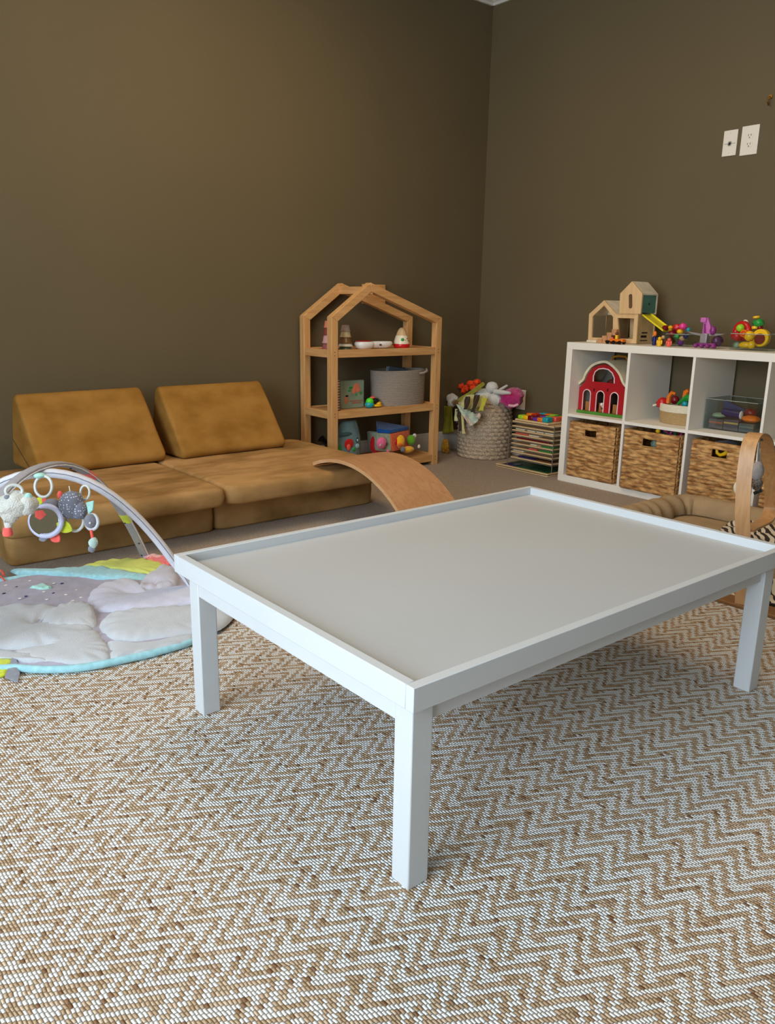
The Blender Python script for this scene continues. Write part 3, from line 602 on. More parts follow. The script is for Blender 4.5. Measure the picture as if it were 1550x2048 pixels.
yb_(822, 880, 3.60, .032, cloth('green_applique', (96, 160, 30)), 'green_turtle', (.9, .8, 1)); yb_(829, 872, 3.62, .016, pl('white'), 'white_loop', (1, .5, 1)); yb_(816, 899, 3.57, .034, cloth('gold_applique', (232, 170, 40)), 'yellow_body', (1.3, .8, .6)); yb_(806, 899, 3.545, .018, cloth('slate_patch', (120, 128, 132)), 'grey_patch', (1, .4, .9)); yb_(838, 893, 3.6, .009, pl('cream'), 'tag', (1.2, .5, 1.4))
yb_(782, 858, 3.66, .02, cloth('sky_fabric', (96, 140, 180)), 'blue_flap', (1.4, 1, .4)); yb_(806, 856, 3.68, .02, cloth('lime_flap', (120, 176, 80)), 'green_flap', (1.6, 1, .5)); yb_(766, 862, 3.66, .014, cloth('orange_panel', (0, 0, 0)), 'orange_flap', (1.6, 1, .4))
qr = yq(753, 888, 3.67)
RP = [(qr.x+.034*math.cos(a_), 3.67, qr.z+.046*math.sin(a_)) for a_ in [2*PI*i/24 for i in range(24)]]
MB().tube(RP, .014, 10, True).build('red_ring', cloth('red_fabric', (190, 16, 24)), ac)
rt = thing('red_soft_toy', (3.09, 3.76, S3), 'dark red soft toy behind the activity cube', 'toy')
MB().ball((3.07, 3.76, S3+.12), (.04, .03, .035), 14).ball((3.07, 3.76, S3+.06), (.045, .035, .06), 14).build('body', cloth('dark_red_plush', (130, 20, 24)), rt)

# ================================================================== BRAIDED BASKET
M_braid = mat('seagrass_braid', (156, 130, 104), .95, scale=160, rgb2=(222, 200, 170), bump=.8, bscale=420, dist=.003)
bq0, bq1 = at_x(897, 860, 3.76), at_x(1015, 860, 3.76)
BX, BY, BR, BH = 3.775, 3.585, .165, .375
def braided(cx, cy, R, h, rows):
    mbb = MB(); n = 132; V = []; F = []; prof = []
    for k in range(rows):
        for s_ in (0, .25, .5, .75): prof.append((k+s_, s_))
    prof.append((rows, 0))
    for kk, s_ in prof:
        z = h*kk/rows; f = kk/rows; rad = R*(.985+.05*math.sin(PI*min(1, f*1.05))-.035*f); row = int(kk)
        for i in range(n):
            a = 2*PI*i/n; tw = math.sin(n/6.0*a*1.0+row*PI+s_*PI*1.2) if True else 0
            d = math.sin(PI*s_)*.010*(.75+.45*tw)+.003*mnoise.noise(Vector((math.cos(a)*5, math.sin(a)*5, kk*1.3)))
            zz = z+.004*tw*(1 if 0 < kk < rows else 0); V.append(Vector((cx+(rad+d)*math.cos(a), cy+(rad+d)*math.sin(a), max(zz, 0))))
    m_ = len(prof)
    for kk, s_ in reversed(prof):
        z = h*kk/rows; f = kk/rows; rad = R*(.985+.05*math.sin(PI*min(1, f*1.05))-.035*f)-.012
        for i in range(n): a = 2*PI*i/n; V.append(Vector((cx+rad*math.cos(a), cy+rad*math.sin(a), z+.004)))
    for j in range(2*m_-1):
        for i in range(n): F.append((j*n+i, j*n+(i+1) % n, (j+1)*n+(i+1) % n, (j+1)*n+i))
    F.append(tuple(range(n-1, -1, -1))); return mbb.add(V, F)
bb = thing('braided_basket', (BX, BY, 0), 'tall round seagrass braided basket in the corner, heaped with dress-up things', 'basket')
braided(BX, BY, BR, BH, 15).build('body', M_braid, bb, angle=80)
ang = math.radians(-62)
def around(a, r, z): return Vector((BX+r*math.cos(a), BY+r*math.sin(a), z))
for a_ in (-.62, PI-.62):
    P_ = [around(a_+d, BR+.002+.045*math.cos(d/.42*PI/2), BH-.028) for d in [x*.42/6 for x in range(-6, 7)]]
    MB().tube(P_, [.011+.002*(i % 2) for i in range(13)], 8).build('handle', M_braid, bb)
# heaped soft toys (every one a thing of its own)
def bsk(x, y, X): return at_x(x, y, X)
cl = thing('white_plush_toy', (BX, BY, BH-.05), 'white plush bunny-like toy lying across the top of the braided basket', 'soft toy')
hp = bsk(982, 783, 3.74); 
MB().ball(bsk(968, 793, 3.74), (.07, .075, .05), 18, jit=.25, seed=1).ball(bsk(950, 800, 3.72), (.05, .06, .04), 14, jit=.2, seed=2).ball(bsk(989, 800, 3.72), (.042, .05, .042), 14, jit=.2, seed=6).build('body', M_whiteplush, cl)
MB().ball(bsk(984, 775, 3.75), (.04, .042, .036), 18, jit=.1, seed=3).build('head', M_whiteplush, cl)
MB().tube([bsk(990, 783, 3.71), bsk(1005, 785, 3.70), bsk(1020, 786, 3.69)], [.016, .015, .008], 10).build('arm', M_whiteplush, cl)
MB().tube([bsk(1000, 780, 3.78), bsk(1008, 775, 3.78), bsk(1014, 771, 3.78)], [.010, .009, .007], 10).build('ear', M_whiteplush, cl)
mg = thing('magenta_plush', (3.8, 3.46, BH), 'bright magenta fluffy toy at the right rim of the braided basket', 'soft toy')
MB().ball(bsk(1020, 797, 3.80), (.075, .085, .058), 20, jit=.35, seed=8).ball(bsk(1030, 788, 3.83), (.05, .05, .04), 16, jit=.4, seed=9).build('body', mat('magenta_fluff', (196, 30, 110), 1, .2, 60, bump=1, bscale=200, sheen=.5, dist=.006), mg)
MB().tube([bsk(1018, 811, 3.70), bsk(1028, 812, 3.70), bsk(1036, 809, 3.72)], .008, 8).build('pink_trim', cloth('pale_pink', (226, 170, 180)), mg)
og = thing('orange_plush', (3.85, 3.68, BH), 'orange-red ruffled soft toy at the back of the braided basket', 'soft toy')
s_ = MB()
for i, (x, y, r) in enumerate(((923, 772, .022), (934, 776, .026), (944, 768, .028), (954, 765, .024), (948, 776, .03), (928, 783, .02), (938, 766, .016))): s_.ball(bsk(x, y, 3.83), (r, r, r*.8), 12, jit=.6, seed=i)
s_.build('body', mat('orange_red_fluff', (240, 70, 16), .95, .25, 50, bump=.6, bscale=200), og)
# bee wing costume draped over the front
bw = thing('bee_costume', (3.62, 3.60, .25), 'striped bee costume with gauzy wing hanging over the front of the braided basket', 'costume')
def quad(pts, X, m, nm, par, n=10, wav=.006, th=.004, seed=0):
    P = [bsk(x, y, xx) for (x, y), xx in zip(pts, X if hasattr(X, '__len__') else [X]*4)]
    def fn(u, v): p = (P[0]*(1-u)+P[1]*u)*(1-v)+(P[3]*(1-u)+P[2]*u)*v; return p+Vector((-1, 0, 0))*wav*math.sin(u*9+v*5+seed)
    return MB().grid(fn, n, n).build(nm, m, par, solid=th)
M_gauze = cloth('pale_green_gauze', (196, 200, 150)); M_beey = cloth('bee_yellow', (186, 176, 60)); M_beeb = cloth('bee_brown', (62, 46, 26)); M_beec = cloth('bee_cream', (206, 196, 130))
quad([(914, 800), (966, 764), (970, 770), (920, 808)], (3.60, 3.68, 3.68, 3.59), cloth('olive_ribbon', (140, 132, 40)), 'ribbon', bw)
quad([(920, 806), (970, 790), (972, 812), (925, 822)], (3.58, 3.60, 3.58, 3.565), M_beec, 'body_panel', bw)
MB().ball(bsk(946, 806, 3.615), (.03, .10, .05), 20, jit=.2, seed=3).build('stuffed_body', M_beec, bw)
for i, (x0_, y0_, x1_, y1_) in enumerate(((937, 797, 930, 819), (955, 794, 945, 824), (969, 800, 962, 822))):
    quad([(x0_-5, y0_-4), (x0_+4, y0_-4), (x1_+5, y1_), (x1_-4, y1_)], (3.525, 3.525, 3.505, 3.505), M_beey if i == 2 else M_beeb, 'stripe', bw, seed=i)
quad([(914, 808), (922, 812), (960, 834), (942, 858)], (3.575, 3.575, 3.54, 3.54), cloth('pale_mint_silk', (196, 206, 180)), 'wing', bw, wav=.01)
quad([(920, 820), (932, 830), (948, 846), (940, 855)], (3.57, 3.57, 3.53, 3.53), cloth('blush_silk', (216, 186, 164)), 'wing_lining', bw, wav=.004)
quad([(950, 828), (960, 826), (960, 838), (948, 832)], (3.565, 3.55, 3.53, 3.54), cloth('blush_silk', (0, 0, 0)), 'blush_panel', bw)
MB().ball(bsk(912, 806, 3.585), (.018, .022, .02), 12, jit=.3).build('brown_head', cloth('toffee_plush', (110, 76, 30)), bw)
for i, (x0_, y0_, x1_, y1_) in enumerate(((916, 820, 914, 846), (920, 822, 920, 862), (923, 824, 928, 868), (912, 818, 912, 842))):
    quad([(x0_-2, y0_), (x0_+2, y0_), (x1_+3, y1_), (x1_-2, y1_)], (3.575, 3.575, 3.545, 3.545), (M_beeb, M_beeb, M_beec, M_gauze)[i], 'streamer', bw, seed=i)
# yellow gauze scarf hanging at the left side + white toy on the left rim
wt = thing('white_soft_toy', (3.74, 3.72, .36), 'small white plush on the left rim of the braided basket', 'soft toy')
MB().ball(bsk(905, 797, 3.72), (.03, .05, .03), 16, jit=.3, seed=5).ball(bsk(902, 806, 3.70), (.025, .03, .035), 14, jit=.3, seed=7).build('body', M_whiteplush, wt)
sc = thing('yellow_scarf', (3.66, 3.72, .1), 'sheer olive yellow scarf hanging down the left side of the braided basket', 'scarf')
def scf(u, v):
    p = bsk(881+26*u-6*v*(1-u), 812+58*v*(1-.1*u), 3.64+.06*(1-u)); return p+Vector((-1, .3, 0))*.01*math.sin(u*14+v*2)
M_sheer = mat('sheer_yellow', (132, 124, 16), .8, .15, 30, bump=.4)
MB().grid(scf, 20, 16).build('drape', M_sheer, sc, solid=.002)
MB().ball(bsk(891, 893, 3.62), (.02, .03, .05), 14, jit=.5, seed=2).build('gold_tassel', mat('gold_tassel', (196, 140, 30), .8, .3, 60, bump=1), sc)

# ================================================================== PUZZLE RACK
M_wire = mat('grey_wire', (150, 142, 130), .4, .05, metal=.6)
M_board = wood('puzzle_birch', (224, 194, 148), (208, 174, 126), 'y', 4, .5, False)
RX0, RX1, RY0, RY1 = 3.625, 3.90, 2.90, 3.225
pr = thing('puzzle_rack', (3.76, 3.06, 0), 'grey wire rack stacked with wooden puzzles beside the white cube shelf', 'rack')
zs = [at_x(1060, y, RX0).z for y in (848, 857.5, 866, 875, 884, 893, 902, 910.5)]; zs += [at_x(1060, 922, RX0).z]
for k, z in enumerate(zs):
    s_ = MB().tube([(RX0, RY0-.005, z-.006), (RX0, RY1+.01, z-.006), (RX1, RY1+.01, z-.006), (RX1, RY0-.005, z-.006)], .0022, 6, True); s_.build('wire_tier', M_wire, pr)
s_ = MB()
for x, y in ((RX0-.002, RY0-.006), (RX0-.002, RY1+.012), (RX1, RY0-.006), (RX1, RY1+.012)): MB().tube([(x, y, .004), (x, y, zs[0]+.01)], .003, 6).build('wire_post', M_wire, pr)
MB().tube([(RX0-.0, RY0-.006, .004), (RX0, RY1+.012, .004), (RX1, RY1+.012, .004), (RX1, RY0-.006, .004)], .003, 6, True).build('wire_foot', M_wire, pr)
content = [[('red', 0), ('yellow', 1), ('teal', 2)], [('brown', 0)], [('cream', 0)], [('cream', k) for k in range(4)], [('coral', 0), ('cream', 1)], [('maroon', 2)], [('cream', 1), ('green', 2)], [('red', 1), ('green', 2)], [('tan', 0)], [('navy', 1), ('tan', 2)]]
ptex = ['wooden puzzle in the top tier of the wire rack, under the block puzzle', 'plain wooden puzzle in the second tier of the wire rack', 'puzzle with four cream pieces sticking up in the wire rack', 'puzzle with pink and cream pieces in the wire rack', 'dark puzzle just below the pink and cream one', 'puzzle with a cream and green piece in the middle tiers of the rack', 'puzzle with red and green pieces in the lower tiers of the rack', 'puzzle with a pale left piece in the lower tiers of the rack', 'lowest puzzle in the wire rack, brown and blue pieces']
PC = [[], [], [(.02, .09, 'cream'), (.11, .17, 'cream'), (.18, .235, 'cream'), (.245, .315, 'cream')], [(.02, .115, 'coral'), (.125, .20, 'cream')], [(.03, .28, 'maroon')], [(.14, .19, 'cream'), (.195, .22, 'tan'), (.23, .31, 'green')], [(.13, .19, 'coral'), (.21, .30, 'green')], [(.01, .09, 'cream')], [(.05, .18, 'navy'), (.19, .30, 'brown')]]
for k, z in enumerate(zs):
    t = thing('puzzle_tray', (3.75, 3.06, z-.0035), ptex[k], 'puzzle', 'puzzles in the wire rack')
    box((RX0+.006, RY0+.002, z-.0035), (RX1-.02, RY1-.002, z+.004)).build('tray', M_board, t, bevel=.002)
    for (u0, u1, c_) in PC[k]:
        box((RX0+.02, RY1-u1, z+.0045), (RX0+.09, RY1-u0, z+.0125)).build('puzzle_piece', pl(c_), t, bevel=.002)
# block puzzle on top
zt = zs[0]+.022; tp = thing('block_puzzle', (3.75, 3.05, zs[0]+.005), 'wooden puzzle with thick bright blocks on top of the wire rack', 'puzzle')
q0 = at_x(1030, 836, 3.635); q1 = at_x(1096, 848, 3.635)
box((3.635, q1.y, zt-.0155), (3.90, q0.y, zt-.004)).build('tray', M_board, tp, bevel=.003)
cols = ['lime', 'yellow', 'maroon', 'red', 'purple', 'orange', 'red', 'teal', 'coral', 'maroon', 'teal', 'orange', 'lime', 'green', 'orange', 'blue']
random.seed(3); k = 0
for ix in range(3):
    for iy in range(6):
        c_ = (['lime', 'yellow', 'maroon', 'purple', 'orange', 'teal'], ['orange', 'red', 'maroon', 'purple', 'lime', 'coral'], ['red', 'teal', 'orange', 'lime', 'green', 'orange'])[ix][iy]
        y = q0.y-.018-(q0.y-q1.y-.03)*(iy+.5)/6; x = 3.665+ix*.075; h = .018+.008*random.random()
        box((x-.026, y-.0205, zt-.0035), (x+.026, y+.0205, zt+h), R=rotz(random.uniform(-.1, .1))).build('block', pl(c_), tp, bevel=.006)
# floor puzzle pulled forward
fp = thing('floor_puzzle', (3.7, 3.09, 0), 'lowest puzzle pulled forward on the carpet under the rack, green pieces', 'puzzle')
q0 = at_z(993, 931, .012); q1 = at_z(1097, 953, .012)
box((3.578, 2.885, .001), (3.86, 3.29, .007)).build('base_board', M_board, fp, bevel=.002)
s_ = MB(); s_.box((3.578, 2.885, .0125), (3.592, 3.29, .0195)).box((3.85, 2.885, .0125), (3.86, 3.29, .0195)).box((3.592, 2.885, .0125), (3.85, 2.897, .0195)).box((3.592, 3.278, .0125), (3.85, 3.29, .0195)); s_.build('tray_rim', M_board, fp)
box((3.592, 2.897, .0075), (3.85, 3.278, .013)).build('green_picture', mat('dark_green_print', (16, 60, 34), .5, scale=30, rgb2=(30, 96, 60)), fp)
box((3.60, 3.18, .0132), (3.70, 3.27, .016)).build('navy_piece', pl('navy'), fp, bevel=.002)

# ================================================================== WHITE CUBE SHELF
KX0, KX1, KY0, KY1, KH, KT = 3.572, 3.962, 1.337, 2.807, .770, .038
ks = thing('cube_shelf', (3.77, 2.07, 0), 'white two-row cube shelf unit against the right wall', 'shelf')
box((KX0, KY0, KH-KT), (KX1, KY1, KH)).build('top_panel', M_whitelam, ks, bevel=.0012)
box((KX0, KY0, 0), (KX1, KY1, KT)).build('bottom_panel', M_whitelam, ks, bevel=.0012)
box((KX0, KY1-KT, KT), (KX1, KY1, KH-KT)).build('side_panel', M_whitelam, ks, bevel=.0012)
box((KX0, KY0, KT), (KX1, KY0+KT, KH-KT)).build('side_panel', M_whitelam, ks, bevel=.0012)
DV = [(2.401, 2.416), (2.041, 2.055), (1.679, 1.692)]
for a, b in DV: box((KX0, a, KT), (KX1, b, KH-KT)).build('divider', M_whitelam, ks, bevel=.0008)
ed = [KY1-KT]+[v for p in DV for v in (p[1], p[0])]+[KY0+KT]
for i in range(4): box((KX0+.0005, ed[2*i+1], .368), (KX1, ed[2*i], .384)).build('shelf_panel', M_whitelam, ks, bevel=.0008)

# ---- wicker cube baskets
M_wick = mat('water_hyacinth', (150, 98, 48), .8, scale=60, rgb2=(220, 170, 106), bump=.6, bscale=260, stretch=(1, .35, 1), dist=.003)
def wicker(yl, yr, zb, zt_, xf, label, seed):
    t = thing('wicker_basket', ((xf+3.93)/2, (yl+yr)/2, zb), label, 'basket', 'wicker baskets in the lower cubes')
    H = zt_-zb; W = yl-yr; D = .34; rows = 16
    def relief(s_, z):
        r = z/H*rows; row = int(r); f = r-row; ph = s_*62+row*PI+mnoise.noise(Vector((s_*6, row*.7, seed)))*3.2
        bulge = math.sqrt(max(0, 1-(2*f-1)**2)); w_ = .5+.5*math.sin(ph)
        return .0100*bulge*(.25+.75*w_)
    def wave(s_, z): return .006*mnoise.noise(Vector((s_*9, z*12, seed*2)))*1.5+.0035*math.sin(s_*31+int(z/H*rows)*PI)
    nu, nv = 66, rows*4
    hu0, hu1, hv0, hv1 = .35, .605, .765, .905
    V = []; F = []
    for j in range(nv+1):
        for i in range(nu+1):
            u, v = i/nu, j/nv; edge = min(1, min(v, 1-v)*14)
            V.append(Vector((xf+.008-relief(u*W, v*H), yl-u*W, zb+v*H+wave(u*W, v*H)*edge)))
    for j in range(nv):
        for i in range(nu):
            u, v = (i+.5)/nu, (j+.5)/nv
            if hu0 < u < hu1 and hv0 < v < hv1: continue
            F.append((j*(nu+1)+i, j*(nu+1)+i+1, (j+1)*(nu+1)+i+1, (j+1)*(nu+1)+i))
    fpn = MB().add(V, F).build('front_panel', M_wick, t, angle=80, solid=.007)
    for y in (yl, yr):
        sg = 1 if y == yl else -1
        V = []; F = []; nu2 = 30
        for j in range(nv+1):
            for i in range(nu2+1):
                u, v = i/nu2, j/nv; V.append(Vector((xf+.012+u*D, y-sg*.004+sg*relief(u*D+1, v*H)*.8, zb+v*H)))
        for j in range(nv):
            for i in range(nu2): F.append((j*(nu2+1)+i, j*(nu2+1)+i+1, (j+1)*(nu2+1)+i+1, (j+1)*(nu2+1)+i))
        MB().add(V, F).build('side_panel', M_wick, t, angle=80, solid=.006)
    box((xf+.005+D, yr+.01, zb), (xf+.014+D, yl-.01, zt_-.004)).build('back_panel', M_wick, t)
    box((xf+.012, yr+.008, zb), (xf+.01+D, yl-.008, zb+.006)).build('base_panel', M_wick, t)
    MB().tube([(xf+.006, yl-.004, zt_), (xf+.006, yr+.004, zt_), (xf+D+.01, yr+.004, zt_), (xf+D+.01, yl-.004, zt_)], .0055, 8, True).build('rim', M_wick, t)
    # bound frame around the hand hole
    ya, yb_2 = yl-W*hu0, yl-W*hu1; za, zb_ = zb+H*hv0, zb+H*hv1
    MB().tube([(xf+.001, ya, za), (xf+.001, yb_2, za), (xf+.001, yb_2, zb_), (xf+.001, ya, zb_)], .0035, 6, True).build('handle_frame', mat('handle_binding', (190, 140, 80), .8), fpn)
    return t
w_t = [at_x(1186, 850, KX0).z, at_x(1303, 866, KX0-.015).z, at_x(1420, 884, KX0).z]
wicker(2.752, 2.452, .042, w_t[0], KX0+.004, 'left wicker cube basket, its hand hole black and empty', 1)
wicker(2.382, 2.070, .040, w_t[1], KX0-.018, 'wicker cube basket with a pink toy poking out, slightly pulled forward', 2)
wicker(2.014, 1.712, .042, w_t[2], KX0+.002, 'wicker cube basket with a yellow hook showing in its hand hole', 3)
wicker(1.655, 1.395, .042, w_t[2], KX0+.002, 'wicker cube basket at the picture edge behind the wooden play gym', 4)
# toys peeking out
q = at_x(1316, 862, 3.60); tg = thing('yellow_ball', q-Vector((0, 0, .012)), 'tiny yellow ball on the rim of the second wicker basket', 'ball')
MB().ball(q, .0125, 14).build('ball', pl('yellow'), tg)
q = at_x(1337, 864, 3.66); tg = thing('tangled_toy', q-Vector((0, 0, .02)), 'tangle of pink and green loops lying in the second wicker basket', 'toy')
for i, (dy, c_) in enumerate(((.03, 'pink'), (0, 'green'), (-.03, 'maroon'), (.01, 'purple'), (-.05, 'pink'))):
    P_ = [q+Vector((.02*math.sin(a_*2+i), dy+.028*math.cos(a_), -.005+.02*math.sin(a_))) for a_ in [2*PI*k/18 for k in range(18)]]
    MB().tube(P_, .0055, 8, True).build('loop', plastic('dusty_'+c_, tuple(int(v*.7+40) for v in COLS[c_])), tg)
q = at_x(1310, 888, 3.60); tg = thing('bead_rattle', q-Vector((0, 0, .02)), 'striped round rattle seen through the hand hole of the second basket', 'toy')
MB().ball(q, .022, 16).build('ball', mat('grey_green_mix', (120, 140, 120), .5, .5, 120), tg); MB().ball(q+Vector((.012, -.02, .008)), .018, 12).build('red_part', pl('maroon'), tg)
q = at_x(1444, 905, 3.60); tg = thing('yellow_hook_toy', q-Vector((0, 0, .02)), 'yellow curved toy seen through the hand hole of the third basket', 'toy')
MB().tube([q+Vector((0, .028, .016)), q+Vector((0, .024, -.006)), q+Vector((0, .006, -.014)), q+Vector((0, -.014, -.004)), q+Vector((.004, -.03, .018))], [.007, .008, .009, .01, .011], 10).build('hook', pl('yellow'), tg)
q = at_x(1455, 884, 3.70); tg = thing('dark_soft_toy', q-Vector((0, 0, .02)), 'dark brown soft thing on top inside the third wicker basket', 'toy')
MB().ball(q+Vector((0, 0, -.012)), (.06, .06, .02), 14, jit=.4).build('body', cloth('umber_fabric', (70, 54, 36)), tg)

# ---- toy barn in the first cube
SZ = .3845; bx = 3.655
def b_(x, y): return at_x(x, y, bx)
bn = thing('toy_barn', (bx+.05, b_(1200, 780).y, SZ), 'red toy barn with cream roof edge, arched doors and green base', 'toy barn')
def plate(name, outer, holes, X, th, m, parent):
    """flat board in the plane x = X from picture outlines, with real openings"""
    cu = bpy.data.curves.new('outline', 'CURVE'); cu.dimensions = '2D'; cu.fill_mode = 'BOTH'; cu.extrude = th/2
    for L_ in [outer]+holes:
        sp = cu.splines.new('POLY'); sp.points.add(len(L_)-1); sp.use_cyclic_u = True
        for i_, (y, z) in enumerate(L_): sp.points[i_].co = (y, z, 0, 1)
    o = bpy.data.objects.new('outline', cu); C.objects.link(o); dg = bpy.context.evaluated_depsgraph_get(); dg.update()
    me = bpy.data.meshes.new_from_object(o.evaluated_get(dg)); mb_ = MB()
    mb_.add([Vector((X+th/2+v.co.z, v.co.x, v.co.y)) for v in me.vertices], [tuple(p.vertices) for p in me.polygons])
    bpy.data.objects.remove(o); bpy.data.meshes.remove(me); bpy.data.curves.remove(cu)
    return mb_.build(name, m, parent, smooth=False)
def yz(L_): return [(p.y, p.z) for p in (b_(x, y) for x, y in L_)]
zB = SZ; yl, yr = b_(1157, 800).y, b_(1248, 800).y; Wb = yl-yr
def bz(y_px, x_px=1200): return b_(x_px, y_px).z
vb = zB+.017
doors = []
for xc in (.187, .49, .795):
    yc = yl-Wb*xc; hw = Wb*.085; top = b_(1202, 782).z; D = [(yc+hw, vb+.0005)]+[(yc+hw*math.cos(PI*k/12), top-hw+hw*math.sin(PI*k/12)) for k in range(13)]+[(yc-hw, vb+.0005)]; doors.append(D)
win = yz([(1187, 763), (1187.5, 752), (1191, 743), (1198, 738), (1207, 737), (1217, 739), (1225, 746), (1229, 756), (1229, 767)])
red = yz([(1157, 774), (1170, 764), (1176, 748), (1186, 736), (1197, 731), (1209, 729), (1219, 732), (1230, 740), (1237, 751), (1242, 766), (1248, 777)]); red = [(yl, vb)]+[(yl, red[0][1])]+red[1:-1]+[(yr, red[-1][1]), (yr, vb)]
fwl = plate('front_wall', red, doors+[win], bx, .01, mat('barn_red', (170, 14, 26), .45, .05), bn)
RP = [b_(x, y) for x, y in ((1152.5, 773), (1160, 765), (1167, 759), (1170, 751), (1174.5, 743), (1183, 732.5), (1195, 726), (1209.5, 723.5), (1219, 727), (1231, 737), (1240, 749), (1245, 762), (1249, 769), (1255, 775))]
RP = smooth_path0(RP)
W_ = Vector((.085, 0, 0)); cen = b_(1204, 790); Tn = []
for i in range(len(RP)):
    t_ = (RP[min(i+1, len(RP)-1)]-RP[max(i-1, 0)]).normalized(); n_ = Vector((0, -t_.z, t_.y)); n_ = n_ if n_.dot(RP[i]-cen) > 0 else -n_; Tn.append(n_*.0065)
MB().band([p+W_-Vector((.004, 0, 0)) for p in RP], W_, Tn).build('roof', mat('barn_cream', (224, 210, 176), .5), bn, angle=30)
box((bx-.006, yr-.010, zB), (bx+.17, yl+.014, zB+.0165)).build('grass_base', mat('barn_green', (70, 130, 34), .6), bn, bevel=.002)
box((bx+.155, yr+.004, vb), (bx+.165, yl-.004, bz(772))).build('back_wall', mat('barn_inner', (60, 36, 24), .7), bn)
for D in doors:
    MB().tube([Vector((bx-.002, y, z)) for y, z in D], .0028, 6).build('door_trim', mat('barn_pink_white', (244, 208, 208), .5), fwl)
    box((bx+.016, D[-1][0]+.002, vb), (bx+.02, D[0][0]-.008, vb+(D[7][1]-vb)*.42)).build('stall_door', mat('stall_wood', (166, 104, 50), .6), bn)
MB().tube([Vector((bx-.002, y, z)) for y, z in win], .0032, 6).build('loft_trim', mat('barn_pink_white', (0, 0, 0)), fwl)
for x_ in (1188, 1215.5): p = b_(x_, 780); box((bx-.001, p.y-.0035, p.z-.008), (bx-.0002, p.y+.0035, p.z+.008)).build('lantern_print', pl('black'), fwl)
def bp(u, v): return Vector((bx, yl-Wb*u, zB+v))
HT = bz(723)-zB; vD = doors[0][7][1]-zB
cw = thing('toy_cow', (bx-.016, bp(.5, 0).y, zB+.0165), 'black and white toy cow standing in the middle barn door', 'toy animal')
c_ = bp(.5, .03)+Vector((.03, 0, 0)); cw.location = (c_.x, c_.y, zB+.0165); ORG[cw.name] = Vector(cw.location)
MB().ball(c_+Vector((0, 0, .008)), (.018, .009, .012), 12).build('body', pl('black'), cw); MB().ball(c_+Vector((-.016, 0, .028)), (.010, .0085, .010), 12).tube([c_+Vector((-.012, 0, .02)), c_+Vector((-.004, -.008, .004))], .006, 8).build('head', pl('white'), cw)
for dx in (-.01, .01):
    for dy in (-.005, .005): MB().cyl(c_+Vector((dx, dy, -.013)), c_+Vector((dx, dy, .004)), .003, n=8).build('leg', pl('white'), cw)
hs2 = thing('toy_horse', (bx+.08, bp(.55, 0).y, zB+.1), 'maroon toy figures lying in the loft of the barn', 'toy')
MB().ball(bp(.6, HT*.61)+Vector((.06, 0, 0)), (.03, .03, .026), 14, jit=.5).ball(bp(.66, HT*.70)+Vector((.07, 0, 0)), (.02, .02, .018), 12, jit=.4).build('body', mat('maroon_mix', (96, 30, 34), .5, .4, 60), hs2)
box((bx+.012, yr+.006, bz(771)-.004), (bx+.15, yl-.006, bz(771))).build('loft_floor', mat('stall_wood', (0, 0, 0)), bn)
# round case behind the barn
cs = thing('drum_case', (3.86, 2.47, SZ), 'grey-beige rounded case with an orange handle behind the barn', 'case')
q = at_x(1240, 760, 3.84); q2 = at_x(1236, 723, 3.80)
hC = at_x(1236, 722, 3.84).z-SZ
MB().prism([Vector((3.845, 2.53+.11*p[0], SZ+p[1])) for p in [(-1, .0), (1, 0), (1, hC*.62), (.8, hC*.85), (.35, hC*.985), (-.35, hC*.985), (-.8, hC*.85), (-1, hC*.62)]], (.10, 0, 0)).build('body', mat('putty_case', (150, 138, 112), .5), cs, bevel=.01, seg=3)
hq = [at_x(x, y, 3.845) for x, y in ((1223, 721), (1226, 714), (1238, 712), (1252, 714), (1256, 722))]
MB().tube(hq, .006, 8).build('handle', mat('amber_handle', (196, 128, 30), .4), cs)
for x in (1246, 1220): MB().ball(at_x(x, 725, 3.835), .006, 10).build('stud', mat('steel_button', (0, 0, 0)), cs)
# ---- low rope basket with toys in the second cube
ql, qr_ = at_x(1307, 835, 3.70), at_x(1395, 840, 3.70); cxx, cyy = 3.76, (ql.y+qr_.y)/2
ry = (ql.y-qr_.y)/2; zt_ = at_x(1350, 812, 3.70).z
b2 = rope_basket('toy_basket', 3.765, cyy, SZ, .09, ry, zt_-SZ+.004, [mat('tan_rope', (178, 146, 98), .9, .08, 120, bump=.5, bscale=500), mat('cream_rope', (228, 216, 190), .9, .05, 120, bump=.5, bscale=500)], .62, 'two-tone rope basket, tan below and cream above, with plastic toys', rows=13, flare=.08)
MB().tube([(3.72, ql.y+.002, zt_-.006), (3.72, ql.y+.02, zt_-.012), (3.78, ql.y+.02, zt_-.012), (3.79, ql.y+.002, zt_-.006)], .005, 8).build('handle', mat('cream_rope', (0, 0, 0)), b2)
def small(nm, label, cat, parts, grp=None):
    lo = min((p[1].z-p[2] if not hasattr(p[2], '__len__') else p[1].z-p[2][2]) for p in parts if p[0] == 'b') if any(p[0] == 'b' for p in parts) else parts[0][1][0].z
    base = parts[0][1] if parts[0][0] == 'b' else parts[0][1][0]
    t = thing(nm, (base.x, base.y, lo), label, cat, grp)
    for p in parts:
        if p[0] == 'b': MB().ball(p[1], p[2], 14).build(p[3], pl(p[4]), t)
        else: MB().tube(p[1], p[2], 8).build(p[3], pl(p[4]), t)
    return t
def k_(x, y, X=3.74): return at_x(x, y, X)
small('red_toy', 'red plastic toy at the left of the two-tone rope basket', 'toy', [('b', k_(1325, 806), .03, 'body', 'red'), ('b', k_(1318, 808), .018, 'knob', 'maroon'), ('b', k_(1332, 810), .012, 'spot', 'orange')])
